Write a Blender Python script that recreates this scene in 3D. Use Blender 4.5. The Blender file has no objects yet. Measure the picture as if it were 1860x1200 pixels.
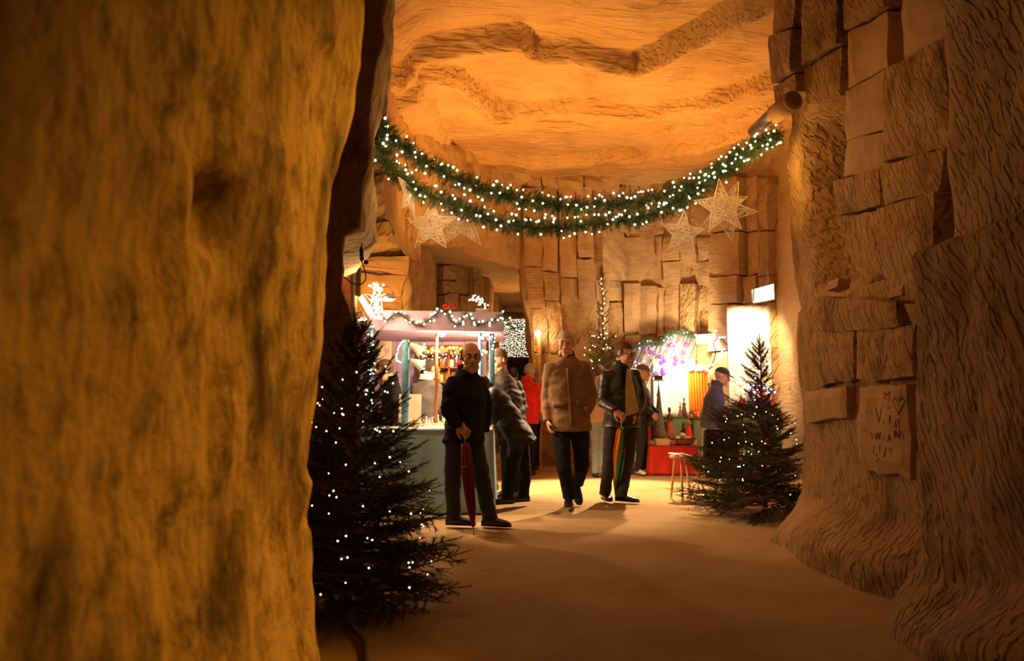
import bpy, bmesh, math, random
import numpy as np
from mathutils import Vector, Matrix, Quaternion

# ---------------------------------------------------------------- camera, world, lights, exposure
SC = bpy.context.scene
COL = SC.collection
FPX, CX, CY, CAMH = 1400.0, 930.0, 600.0, 1.07
PITCH = math.atan(135.0 / FPX)
SP, CP = math.sin(PITCH), math.cos(PITCH)
cam_data = bpy.data.cameras.new('camera')
cam_data.sensor_width = 36.0
cam_data.lens = FPX / 1860.0 * 36.0
cam_data.clip_start, cam_data.clip_end = 0.05, 100
cam_data.dof.use_dof = True
cam_data.dof.focus_distance = 7.6
cam_data.dof.aperture_fstop = 2.6
cam = bpy.data.objects.new('camera', cam_data)
COL.objects.link(cam)
cam.location = (0, 0, CAMH)
cam.rotation_euler = (math.pi / 2 + PITCH, 0, 0)
SC.camera = cam
SC.view_settings.view_transform = 'Standard'
SC.view_settings.look = 'None'
SC.view_settings.gamma = 1.0
SC.view_settings.use_curve_mapping = False
SC.view_settings.exposure = 0.45
SC.cycles.use_denoising = True
SC.cycles.max_bounces = 5
SC.cycles.diffuse_bounces = 3
SC.cycles.sample_clamp_indirect = 6.0
world = bpy.data.worlds.new('cave_dark')
SC.world = world
world.use_nodes = True
world.node_tree.nodes['Background'].inputs[0].default_value = (1.0, 0.45, 0.12, 1)
world.node_tree.nodes['Background'].inputs[1].default_value = 0.004

def light(name, kind, loc, energy, color, target=None, size=0.2, angle=90, blend=0.5):
    d = bpy.data.lights.new(name, kind)
    d.energy = energy
    d.color = color
    if kind == 'SPOT':
        d.spot_size = math.radians(angle); d.spot_blend = blend; d.shadow_soft_size = size
    elif kind == 'AREA':
        d.size = size
        d.spread = math.radians(angle)
    else:
        d.shadow_soft_size = size
    o = bpy.data.objects.new(name, d)
    COL.objects.link(o)
    o.location = loc
    if target is not None:
        o.rotation_euler = (Vector(target) - Vector(loc)).to_track_quat('-Z', 'Y').to_euler()
    return o

AMBER = (1.0, 0.41, 0.075)
WARM = (1.0, 0.46, 0.11)
WHITE = (1.0, 0.67, 0.37)
# floodlights standing on the stalls, washing the vault of the chamber
light('vault_flood', 'SPOT', (-0.45, 9.1, 2.4), 330, AMBER, (0.25, 9.9, 5.3), 0.25, 128, 1.0)
light('vault_flood', 'SPOT', (2.9, 10.2, 2.4), 300, AMBER, (1.7, 10.5, 5.3), 0.25, 128, 1.0)
# near the camera: two passage lamps aimed at the walls, then an added fill
light('passage_light', 'SPOT', (2.1, 3.6, 3.6), 480, (1.0, 0.44, 0.05), (-0.6, 2.3, 1.0), 0.2, 46, 1.0)
light('passage_light', 'SPOT', (-0.6, 3.4, 4.4), 85, (1.0, 0.34, 0.03), (2.4, 5.9, 2.0), 0.2, 62, 1.0)
light('passage_light', 'SPOT', (0.5, 2.6, 4.7), 85, AMBER, (0.3, 7.9, 2.1), 0.2, 42, 1.0)  # added frontal fill to brighten the people, no lamp hangs here

# ---------------------------------------------------------------- pixel rays to points in the place
def ray(px, py):
    a, b = (px - CX) / FPX, (CY - py) / FPX
    return np.array([a, CP - b * SP, SP + b * CP])
ORG = np.array([0, 0, CAMH])
def at(px, py, Y):
    r = ray(px, py); return ORG + r * (Y / r[1])
def onx(px, py, X):
    r = ray(px, py); return ORG + r * (X / r[0])
def onz(px, py, Z=0.0):
    r = ray(px, py); return ORG + r * ((Z - CAMH) / r[2])
def onplan(px, py, poly):
    """point where the ray meets a vertical wall given by its plan polyline"""
    r = ray(px, py)
    best = None
    for (x0, y0), (x1, y1) in zip(poly[:-1], poly[1:]):
        dx, dy = x1 - x0, y1 - y0
        det = r[0] * (-dy) - r[1] * (-dx)
        if abs(det) < 1e-9: continue
        t = (x0 * (-dy) - y0 * (-dx)) / det
        s = (r[0] * y0 - r[1] * x0) / det
        if t > 0 and -0.02 <= s <= 1.02 and (best is None or t < best): best = t
    if best is None: best = poly[0][1] / r[1]
    return ORG + r * best

# ---------------------------------------------------------------- noise
def _hash(i, j, k, seed):
    n = (i * 374761393 + j * 668265263 + k * 2147483647 + seed * 1274126177) & 0xFFFFFFFF
    n = ((n ^ (n >> 13)) * 1274126177) & 0xFFFFFFFF
    n = n ^ (n >> 16)
    return (n & 0xFFFFFF) / float(0xFFFFFF) * 2 - 1
def vnoise(P, seed=0):
    P = np.asarray(P, float)
    I = np.floor(P).astype(np.int64); Fr = P - I
    Fr = Fr * Fr * (3 - 2 * Fr)
    out = 0
    for a in (0, 1):
        for b in (0, 1):
            for c in (0, 1):
                w = (Fr[..., 0] if a else 1 - Fr[..., 0]) * (Fr[..., 1] if b else 1 - Fr[..., 1]) * (Fr[..., 2] if c else 1 - Fr[..., 2])
                out = out + w * _hash(I[..., 0] + a, I[..., 1] + b, I[..., 2] + c, seed)
    return out
def fbm(P, octv=4, gain=0.5, seed=0):
    P = np.asarray(P, float); amp, tot = 1.0, 0
    for o in range(octv):
        tot = tot + amp * vnoise(P * 2 ** o + 17.3 * o, seed + o)
        amp *= gain
    return tot
def ss(x, a, b):
    t = np.clip((x - a) / (b - a), 0, 1); return t * t * (3 - 2 * t)

# ---------------------------------------------------------------- object helpers
def raw(name, verts, faces, mat=None, parent=None, smooth=False, auto=None):
    me = bpy.data.meshes.new(name)
    me.from_pydata([tuple(map(float, v)) for v in verts], [], [tuple(f) for f in faces])
    me.update()
    if mat is not None: me.materials.append(mat)
    if smooth: me.polygons.foreach_set('use_smooth', [True] * len(me.polygons))
    o = bpy.data.objects.new(name, me)
    COL.objects.link(o)
    if parent is not None: o.parent = parent
    return o
ORDS = ['first', 'second', 'third', 'fourth', 'fifth', 'sixth', 'seventh', 'eighth', 'ninth', 'tenth', 'eleventh', 'twelfth', 'thirteenth', 'fourteenth', 'fifteenth', 'sixteenth', 'seventeenth', 'eighteenth', 'nineteenth', 'twentieth', 'twenty-first', 'twenty-second', 'twenty-third', 'twenty-fourth', 'twenty-fifth', 'twenty-sixth']
def number_row(objs, what):
    """single out look-alikes by their order from the left"""
    for i, o in enumerate(sorted(objs, key=lambda q: q.location.x)): o['label'] = f"{o['label']}, {ORDS[i]} from the left"
def tag(o, label=None, cat=None, group=None, kind=None):
    if label: o['label'] = label
    if cat: o['category'] = cat
    if group: o['group'] = group
    if kind: o['kind'] = kind
    return o
def thing(name, label, cat, loc=(0, 0, 0), rz=0.0, group=None):
    o = bpy.data.objects.new(name, None)
    o.empty_display_size = 0.1
    COL.objects.link(o)
    o.location = loc; o.rotation_euler = (0, 0, rz)
    return tag(o, label, cat, group)
def linked(o, loc, rot=None, parent=None, scale=None):
    c = o.copy(); COL.objects.link(c); c.location = loc
    if rot is not None: c.rotation_euler = rot
    if scale is not None: c.scale = scale
    c.parent = parent
    return c

class MB:
    """collects shapes of ONE part, then builds one mesh object"""
    def __init__(s): s.v = []; s.f = []
    def add(s, vs, fs):
        n = len(s.v); s.v.extend([tuple(v) for v in vs]); s.f.extend([tuple(i + n for i in f) for f in fs]); return s
    def box(s, c, d, rz=0.0, bev=0.0, M=None):
        hx, hy, hz = d[0] / 2, d[1] / 2, d[2] / 2
        if bev <= 0:
            vs = [(x, y, z) for z in (-hz, hz) for x, y in ((-hx, -hy), (hx, -hy), (hx, hy), (-hx, hy))]
            fs = [(3, 2, 1, 0), (4, 5, 6, 7), (0, 1, 5, 4), (1, 2, 6, 5), (2, 3, 7, 6), (3, 0, 4, 7)]
        else:
            b = min(bev, hx * .9, hy * .9, hz * .9)
            def ring(x, y, z): return [(-x + b, -y, z), (x - b, -y, z), (x, -y + b, z), (x, y - b, z), (x - b, y, z), (-x + b, y, z), (-x, y - b, z), (-x, -y + b, z)]
            r = [ring(hx - b * .7, hy - b * .7, -hz), ring(hx, hy, -hz + b), ring(hx, hy, hz - b), ring(hx - b * .7, hy - b * .7, hz)]
            vs = sum(r, []); fs = [tuple(range(7, -1, -1)), tuple(range(24, 32))]
            for k in range(3):
                for i in range(8):
                    j = (i + 1) % 8; fs.append((k * 8 + i, k * 8 + j, k * 8 + 8 + j, k * 8 + 8 + i))
        c_, s_ = math.cos(rz), math.sin(rz)
        out = []
        for x, y, z in vs:
            if M is not None:
                p = M @ Vector((x, y, z)); out.append((p.x + c[0], p.y + c[1], p.z + c[2]))
            else:
                out.append((x * c_ - y * s_ + c[0], x * s_ + y * c_ + c[1], z + c[2]))
        return s.add(out, fs)
    def tube(s, pts, rad, n=8, cap=True, closed=False):
        pts = [Vector(p) for p in pts]
        m = len(pts)
        rads = [rad] * m if not hasattr(rad, '__len__') else list(rad)
        vs, fs = [], []
        up = None
        for i, p in enumerate(pts):
            if closed: t = pts[(i + 1) % m] - pts[i - 1]
            else: t = pts[min(i + 1, m - 1)] - pts[max(i - 1, 0)]
            if t.length < 1e-9: t = Vector((0, 0, 1))
            t.normalize()
            if up is None:
                a = Vector((0, 0, 1)) if abs(t.z) < .9 else Vector((1, 0, 0))
                up = (a - t * a.dot(t)).normalized()
            else:
                up = up - t * up.dot(t)
                up = up.normalized() if up.length > 1e-6 else t.orthogonal().normalized()
            sd = t.cross(up)
            for k in range(n):
                a = 2 * math.pi * k / n
                vs.append(p + (up * math.cos(a) + sd * math.sin(a)) * rads[i])
        for i in range(m if closed else m - 1):
            i2 = (i + 1) % m
            for k in range(n):
                k2 = (k + 1) % n
                fs.append((i * n + k, i * n + k2, i2 * n + k2, i2 * n + k))
        if cap and not closed:
            fs.append(tuple(range(n - 1, -1, -1))); fs.append(tuple((m - 1) * n + k for k in range(n)))
        return s.add(vs, fs)
    def lathe(s, prof, c=(0, 0, 0), n=16, M=None):
        vs, fs = [], []
        for r, z in prof:
            for k in range(n):
                a = 2 * math.pi * k / n
                p = Vector((r * math.cos(a), r * math.sin(a), z))
                if M is not None: p = M @ p
                vs.append((p.x + c[0], p.y + c[1], p.z + c[2]))
        m = len(prof)
        for i in range(m - 1):
            for k in range(n):
                k2 = (k + 1) % n
                fs.append((i * n + k, i * n + k2, (i + 1) * n + k2, (i + 1) * n + k))
        fs.append(tuple(range(n - 1, -1, -1))); fs.append(tuple((m - 1) * n + k for k in range(n)))
        return s.add(vs, fs)
    def ball(s, c, r, n=10, m=6):
        rx, ry, rz = (r, r, r) if not hasattr(r, '__len__') else r
        vs = [(c[0], c[1], c[2] - rz)]
        for i in range(1, m):
            t = -math.pi / 2 + math.pi * i / m
            for k in range(n):
                a = 2 * math.pi * k / n
                vs.append((c[0] + rx * math.cos(t) * math.cos(a), c[1] + ry * math.cos(t) * math.sin(a), c[2] + rz * math.sin(t)))
        vs.append((c[0], c[1], c[2] + rz))
        fs = [(0, 1 + (k + 1) % n, 1 + k) for k in range(n)]
        for i in range(m - 2):
            for k in range(n):
                k2 = (k + 1) % n
                fs.append((1 + i * n + k, 1 + i * n + k2, 1 + (i + 1) * n + k2, 1 + (i + 1) * n + k))
        L = len(vs) - 1; o = 1 + (m - 2) * n
        fs += [(L, o + k, o + (k + 1) % n) for k in range(n)]
        return s.add(vs, fs)
    def build(s, name, mat, parent=None, smooth=False, origin=None):
        vs = s.v
        if origin is not None: vs = [(v[0] - origin[0], v[1] - origin[1], v[2] - origin[2]) for v in vs]
        o = raw(name, vs, s.f, mat, parent, smooth)
        if origin is not None: o.location = origin
        return o

# ---------------------------------------------------------------- materials
def mat_plain(name, col, rough=0.7, metal=0.0, var=0.12, scale=6.0, bump=0.0, bscale=60.0, spec=0.3, sheen=0.0):
    m = bpy.data.materials.new(name); m.use_nodes = True
    nt = m.node_tree; N = nt.nodes; L = nt.links
    b = N['Principled BSDF']
    b.inputs['Roughness'].default_value = rough; b.inputs['Metallic'].default_value = metal
    b.inputs['Specular IOR Level'].default_value = spec
    tc = N.new('ShaderNodeTexCoord')
    nz = N.new('ShaderNodeTexNoise'); nz.inputs['Scale'].default_value = scale; nz.inputs['Detail'].default_value = 4
    L.new(tc.outputs['Object'], nz.inputs['Vector'])
    rp = N.new('ShaderNodeValToRGB')
    rp.color_ramp.elements[0].position = .3; rp.color_ramp.elements[1].position = .7
    c = col
    rp.color_ramp.elements[0].color = (c[0] * (1 - var), c[1] * (1 - var), c[2] * (1 - var), 1)
    rp.color_ramp.elements[1].color = (min(1, c[0] * (1 + var)), min(1, c[1] * (1 + var)), min(1, c[2] * (1 + var)), 1)
    L.new(nz.outputs['Fac'], rp.inputs['Fac']); L.new(rp.outputs['Color'], b.inputs['Base Color'])
    if sheen: b.inputs['Sheen Weight'].default_value = sheen
    if bump:
        n2 = N.new('ShaderNodeTexNoise'); n2.inputs['Scale'].default_value = bscale; n2.inputs['Detail'].default_value = 5
        L.new(tc.outputs['Object'], n2.inputs['Vector'])
        bp = N.new('ShaderNodeBump'); bp.inputs['Strength'].default_value = bump; bp.inputs['Distance'].default_value = 0.01
        L.new(n2.outputs['Fac'], bp.inputs['Height']); L.new(bp.outputs['Normal'], b.inputs['Normal'])
    return m
def mat_emit(name, col, strength, sample=False):
    m = bpy.data.materials.new(name); m.use_nodes = True
    nt = m.node_tree; nt.nodes.clear()
    e = nt.nodes.new('ShaderNodeEmission'); o = nt.nodes.new('ShaderNodeOutputMaterial')
    e.inputs[0].default_value = (*col, 1); e.inputs[1].default_value = strength
    nt.links.new(e.outputs[0], o.inputs[0])
    m.cycles.emission_sampling = 'AUTO' if sample else 'NONE'
    return m
def mat_rock(name, col, dark=(0.10, 0.055, 0.02), chisel=0.6, stain=0.35, rot=(0.0, 0.5, 0.0), cscale=(16, 16, 3.0), fine=0.35, stain_scale=2.2, stretch=(1, 1, 1), lo=.52, hi=.70, pit=.018):
    m = bpy.data.materials.new(name); m.use_nodes = True
    nt = m.node_tree; N = nt.nodes; L = nt.links
    b = N['Principled BSDF']; b.inputs['Roughness'].default_value = 0.93; b.inputs['Specular IOR Level'].default_value = 0.15
    tc = N.new('ShaderNodeTexCoord')
    # colour: broad tone, stains, speckle
    n1 = N.new('ShaderNodeTexNoise'); n1.inputs['Scale'].default_value = 1.3; n1.inputs['Detail'].default_value = 6; n1.inputs['Roughness'].default_value = .65
    L.new(tc.outputs['Object'], n1.inputs['Vector'])
    r1 = N.new('ShaderNodeValToRGB')
    r1.color_ramp.elements[0].position = .3; r1.color_ramp.elements[1].position = .72
    r1.color_ramp.elements[0].color = (col[0] * .72, col[1] * .66, col[2] * .58, 1)
    r1.color_ramp.elements[1].color = (*col, 1)
    L.new(n1.outputs['Fac'], r1.inputs['Fac'])
    mp2 = N.new('ShaderNodeMapping'); mp2.inputs['Scale'].default_value = stretch
    L.new(tc.outputs['Object'], mp2.inputs['Vector'])
    n2 = N.new('ShaderNodeTexNoise'); n2.inputs['Scale'].default_value = stain_scale; n2.inputs['Detail'].default_value = 9; n2.inputs['Roughness'].default_value = .72
    L.new(mp2.outputs['Vector'], n2.inputs['Vector'])
    r2 = N.new('ShaderNodeValToRGB'); r2.color_ramp.elements[0].position = lo; r2.color_ramp.elements[1].position = hi
    r2.color_ramp.elements[0].color = (0, 0, 0, 1); r2.color_ramp.elements[1].color = (stain, stain, stain, 1)
    L.new(n2.outputs['Fac'], r2.inputs['Fac'])
    mx = N.new('ShaderNodeMixRGB'); L.new(r2.outputs['Color'], mx.inputs['Fac']); L.new(r1.outputs['Color'], mx.inputs['Color1'])
    mx.inputs['Color2'].default_value = (*dark, 1)
    L.new(mx.outputs['Color'], b.inputs['Base Color'])
    # relief: pick strokes + grain
    mp = N.new('ShaderNodeMapping'); mp.vector_type = 'TEXTURE'; mp.inputs['Rotation'].default_value = rot; mp.inputs['Scale'].default_value = tuple(1.0 / c for c in cscale)
    L.new(tc.outputs['Object'], mp.inputs['Vector'])
    n3 = N.new('ShaderNodeTexNoise'); n3.inputs['Scale'].default_value = 1.0; n3.inputs['Detail'].default_value = 1.5
    L.new(mp.outputs['Vector'], n3.inputs['Vector'])
    r3 = N.new('ShaderNodeValToRGB'); r3.color_ramp.elements[0].position = .42; r3.color_ramp.elements[1].position = .57
    L.new(n3.outputs['Fac'], r3.inputs['Fac'])
    n4 = N.new('ShaderNodeTexNoise'); n4.inputs['Scale'].default_value = 26; n4.inputs['Detail'].default_value = 8; n4.inputs['Roughness'].default_value = .7
    L.new(tc.outputs['Object'], n4.inputs['Vector'])
    bp1 = N.new('ShaderNodeBump'); bp1.inputs['Strength'].default_value = chisel; bp1.inputs['Distance'].default_value = pit
    L.new(r3.outputs['Color'], bp1.inputs['Height'])
    bp2 = N.new('ShaderNodeBump'); bp2.inputs['Strength'].default_value = fine; bp2.inputs['Distance'].default_value = 0.02
    L.new(n4.outputs['Fac'], bp2.inputs['Height']); L.new(bp1.outputs['Normal'], bp2.inputs['Normal'])
    L.new(bp2.outputs['Normal'], b.inputs['Normal'])
    return m

STONE = (0.62, 0.47, 0.29)
M_ceil = mat_rock('marl_vault', (0.67, 0.47, 0.24), chisel=.75, stain=.45, rot=(0, 0, 0.18), cscale=(2.2, 15, 15), stain_scale=1.6)
M_back = mat_rock('marl_sawn', (0.62, 0.45, 0.25), chisel=.25, stain=.45, rot=(0, 0, 0), cscale=(5, 5, 22), fine=.3)
M_rough = mat_rock('marl_rough', (0.58, 0.41, 0.20), chisel=.9, stain=.8, rot=(0.0, 0.6, 0.3), cscale=(18, 18, 4), fine=.6, stain_scale=3.5)
M_pick = mat_rock('marl_picked', (0.50, 0.32, 0.15), chisel=.75, stain=.75, rot=(-0.5, 0, 0), cscale=(12, 30, 9), pit=.03, fine=.5, stain_scale=3.0, stretch=(1, 1, .6))
M_smooth = mat_rock('marl_smooth', (0.54, 0.36, 0.18), chisel=.12, stain=.3, rot=(0.5, 0, 0), cscale=(3, 3, 20), fine=.3)
M_near = mat_rock('marl_worn', (0.64, 0.45, 0.17), dark=(0.03, 0.018, 0.010), chisel=.25, stain=.88, rot=(0.1, 0, 0), cscale=(20, 22, 9), fine=.7, stain_scale=10, stretch=(1, 1, .75), lo=.49, hi=.70, pit=.02)
def add_soot(m, scale, stretch, lo, hi, amt, col):
    """a second layer of stains with their own shape over a rock material"""
    nt = m.node_tree; N = nt.nodes; L = nt.links; b = N['Principled BSDF']
    src = b.inputs['Base Color'].links[0].from_socket
    tc = N.new('ShaderNodeTexCoord'); mp = N.new('ShaderNodeMapping'); mp.inputs['Scale'].default_value = stretch; mp.inputs['Location'].default_value = (3.1, 1.7, .4)
    nz = N.new('ShaderNodeTexNoise'); nz.inputs['Scale'].default_value = scale; nz.inputs['Detail'].default_value = 7; nz.inputs['Roughness'].default_value = .62
    rp = N.new('ShaderNodeValToRGB'); rp.color_ramp.elements[0].position = lo; rp.color_ramp.elements[1].position = hi
    rp.color_ramp.elements[0].color = (0, 0, 0, 1); rp.color_ramp.elements[1].color = (amt, amt, amt, 1)
    mx = N.new('ShaderNodeMixRGB'); mx.inputs['Color2'].default_value = (*col, 1)
    L.new(tc.outputs['Object'], mp.inputs['Vector']); L.new(mp.outputs['Vector'], nz.inputs['Vector']); L.new(nz.outputs['Fac'], rp.inputs['Fac'])
    L.new(rp.outputs['Color'], mx.inputs['Fac']); L.new(src, mx.inputs['Color1']); L.new(mx.outputs['Color'], b.inputs['Base Color'])
add_soot(M_near, 2.4, (1, 1.2, .6), .47, .66, .92, (0.028, 0.018, 0.010))
add_soot(M_near, 6.0, (1, 1, .7), .60, .72, .5, (0.70, 0.52, 0.24))
add_soot(M_pick, 2.4, (1, 1, .6), .52, .72, .75, (0.05, 0.028, 0.014))
add_soot(M_smooth, 3.2, (1, 1, .7), .52, .74, .5, (0.09, 0.05, 0.02))
add_soot(M_rough, 3.0, (1, 1, .6), .54, .70, .7, (0.07, 0.035, 0.014))
M_floor = mat_rock('sandy_floor', (0.50, 0.34, 0.16), dark=(.22, .14, .07), chisel=.10, stain=.25, cscale=(3, 9, 3), fine=.35, stain_scale=1.2)

# ---------------------------------------------------------------- rock builders
def sheet(name, G, mat, parent=None, smooth=True, kind=None):
    nu, nv = G.shape[:2]
    idx = np.arange(nu * nv).reshape(nu, nv)
    q = np.stack([idx[:-1, :-1], idx[1:, :-1], idx[1:, 1:], idx[:-1, 1:]], -1).reshape(-1, 4)
    o = raw(name, G.reshape(-1, 3), q.tolist(), mat, parent, smooth)
    if kind: o['kind'] = kind
    return o
def block(quad, thick, mat, parent, cell=0.11, amp=0.02, edge=0.02, proud=0.0, name='rock_block', seed=0, lump=1.0, tilt=0.0):
    """one cut block of rock: quad = TL, TR, BR, BL points of its face; goes back by thick"""
    TL, TR, BR, BL = [np.asarray(p, float) for p in quad]
    n = np.cross(TR - TL, BL - TL); n /= np.linalg.norm(n)
    cen = (TL + TR + BR + BL) / 4
    if np.dot(n, ORG - cen) < 0: n = -n
    w = max(np.linalg.norm(TR - TL), np.linalg.norm(BR - BL)); h = max(np.linalg.norm(BL - TL), np.linalg.norm(BR - TR))
    nu, nv = int(np.clip(w / cell, 2, 14)) + 1, int(np.clip(h / cell, 2, 16)) + 1
    u = np.linspace(0, 1, nu)[:, None, None]; v = np.linspace(0, 1, nv)[None, :, None]
    G = TL * (1 - u) * (1 - v) + TR * u * (1 - v) + BR * u * v + BL * (1 - u) * v
    e = np.ones((nu, nv)); e[0, :] = e[-1, :] = 0; e[:, 0] = e[:, -1] = 0
    uu = (TR - TL) / np.linalg.norm(TR - TL); vv = (BL - TL) / np.linalg.norm(BL - TL)
    j1 = fbm(G * 4.3 + seed * 3.1, 3, .5, 5); j2 = fbm(G * 4.3 + seed * 3.1 + 40, 3, .5, 9)
    G = G + (1 - e)[..., None] * edge * (j1[..., None] * uu + j2[..., None] * vv)
    d = proud + amp * lump * fbm(G * 2.6 + seed, 4, .55, 3) + amp * .5 * fbm(G * 11, 2, .5, 21)
    d = d - (1 - e) * amp * 0.9 + tilt * (v[..., 0] - .5)
    G = G + d[..., None] * n
    idx = np.arange(nu * nv).reshape(nu, nv)
    ringi = np.concatenate([idx[:, 0], idx[-1, 1:], idx[-2::-1, -1], idx[0, -2:0:-1]])
    back = G.reshape(-1, 3)[ringi] - n * (thick + proud)
    verts = np.concatenate([G.reshape(-1, 3), back])
    faces = np.stack([idx[:-1, :-1], idx[1:, :-1], idx[1:, 1:], idx[:-1, 1:]], -1).reshape(-1, 4).tolist()
    m = len(ringi); o = nu * nv
    for k in range(m):
        k2 = (k + 1) % m
        faces.append((int(ringi[k2]), int(ringi[k]), o + k, o + k2))
    faces.append(tuple(range(o, o + m)))
    return raw(name, verts, faces, mat, parent, False)

# ================================================================= THE CAVE
# ---- floor
ys = np.concatenate([np.linspace(-1.5, 9, 90), np.linspace(9.2, 26, 50)])
xs = np.linspace(-5, 6.5, 110)
X, Y = np.meshgrid(xs, ys, indexing='ij')
P = np.stack([X, Y, 0 * X], -1)
P[..., 2] = 0.004 * fbm(P * 1.1, 3, .5, 2) - 0.004 + 0.002 * fbm(P * 6, 2, .5, 4)
floor = sheet('floor', P, M_floor, kind='structure')

# ---- near left wall (beside the camera)
def poly_resample(poly, step):
    out = []
    for (a, b) in zip(poly[:-1], poly[1:]):
        a, b = np.array(a, float), np.array(b, float)
        k = max(1, int(np.linalg.norm(b - a) / step))
        for i in range(k): out.append(a + (b - a) * i / k)
    out.append(np.array(poly[-1], float))
    return np.array(out)
EDGE_L = [(1400, 585), (1200, 585), (1010, 588), (960, 584), (945, 575), (870, 586), (855, 574), (700, 588), (580, 598), (470, 604), (350, 613), (300, 628), (240, 643), (150, 658), (0, 670), (-200, 690), (-700, 730)]
YC = 2.55
ez = np.array([at(x, y, YC) for y, x in EDGE_L])
def edge_x(z): return np.interp(z, ez[:, 2], ez[:, 0])
ezf = np.polyfit(ez[1:-1, 2], ez[1:-1, 0], 3)
plan = poly_resample([(0, -1.6), (0, YC - .12), (-.02, YC - .03), (-.1, YC + .03), (-.5, YC + .12), (-2.6, YC + .2)], 0.035)
zz = np.linspace(-0.05, 5.9, 150)
zz = np.concatenate([np.linspace(-.05, 2.7, 105), np.linspace(2.8, 5.9, 26)])
S, Z = np.meshgrid(np.arange(len(plan)), zz, indexing='ij')
Yn = plan[S, 1] + 0 * Z
near_edge = 1 - ss(YC - Yn, .05, .40)
Xn = plan[S, 0] + edge_x(Z) * near_edge + np.polyval(ezf, np.clip(Z, 0, 3.2)) * (1 - near_edge)
# the face draws back a little toward the camera
Xn -= 0.07 * ss(YC - Yn, 0.2, 1.6)
G = np.stack([Xn, Yn, Z], -1)
r = 0.022 * fbm(G * np.array([2.2, 2.2, 1.4]), 4, .55, 11) + 0.009 * fbm(G * np.array([9, 9, 4]), 3, .6, 12)
onface = ss(YC - Yn, -0.02, 0.15)
r = r - 0.02 * ss(vnoise(G * np.array([7, 7, 3]), 31), .35, .6) * onface          # scars and scoops
c0 = onx(435, 385, -0.585)
cav = np.exp(-(((Yn - c0[1]) / .085) ** 4)) * np.exp(-(((Z - c0[2]) / .085) ** 4))
r = r - 0.07 * cav
c1 = onx(375, 235, -0.6)
r = r - 0.035 * np.exp(-((Yn - c1[1]) / .03) ** 2 - ((Z - c1[2]) / .05) ** 2)
G[..., 0] += r
wall_left = sheet('wall_left', G, M_near, kind='structure')
for k, (q, dx) in enumerate([(((402, 345), (466, 322), (468, 366), (402, 372)), 0.02), (((402, 378), (468, 372), (468, 404), (404, 408)), 0.0), (((404, 424), (440, 414), (442, 436), (412, 436)), .03)]):
    block([onx(x, y, -0.668 - dx) for x, y in q], 0.05, M_smooth if k == 1 else M_near, wall_left, cell=.03, amp=.006, edge=.006, seed=k + 3)

# ---- second left pillar (dark face toward us, side lit by the chamber)
def prism_wall(name, plan, z0, z1, mat, seed, amp=.05, zstep=.08, step=.09, xoff=None, smooth=True, freq=1.6):
    pl = poly_resample(plan, step)
    zz = np.arange(z0, z1 + zstep, zstep)
    S, Z = np.meshgrid(np.arange(len(pl)), zz, indexing='ij')
    t = np.gradient(pl, axis=0); nrm = np.stack([t[:, 1], -t[:, 0]], -1); nrm /= np.linalg.norm(nrm, axis=1)[:, None]
    G = np.stack([pl[S, 0], pl[S, 1], Z], -1)
    d = amp * fbm(G * np.array([freq, freq, freq * .8]), 4, .55, seed) + amp * .35 * fbm(G * 6, 3, .55, seed + 7)
    G[..., 0] += nrm[S, 0] * d; G[..., 1] += nrm[S, 1] * d
    if xoff is not None:
        ox, oy = xoff(G); G[..., 0] += ox; G[..., 1] += oy
    return sheet(name, G, mat, kind='structure', smooth=smooth)
Y2 = 5.2
SIL = [(1200, 640), (650, 646), (600, 640), (560, 634), (520, 622), (480, 620), (425, 624), (420, 652), (340, 658), (300, 668), (180, 672), (160, 678), (100, 688), (66, 700), (40, 692), (0, 702), (-300, 720)]
sz = np.array([at(x, y, Y2) for y, x in SIL])
def pil_x(G):
    x = np.interp(G[..., 2], sz[:, 2], sz[:, 0])
    base = -1.0
    return (x - base) * ss(G[..., 0], -2.0, -1.05) * (G[..., 1] < 6.0) * 1.0, 0 * x
def pil_off(G):
    ox, oy = pil_x(G)
    low = 1 - ss(G[..., 2], 2.2, 2.32)
    back = np.clip(G[..., 1] - Y2 - .05, 0, 9)
    ox = ox - low * back * 0.62           # under the overhang the side runs away to the left
    return ox, oy
pillar = prism_wall('wall_left', [(-2.6, Y2 - .02), (-1.0, Y2), (-0.985, Y2 + .12), (-1.09, 6.0), (-1.5, 7.4), (-2.2, 8.4)], -0.05, 6.2, M_rough, 23, amp=.035, xoff=pil_off, zstep=.06, step=.06)
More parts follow.
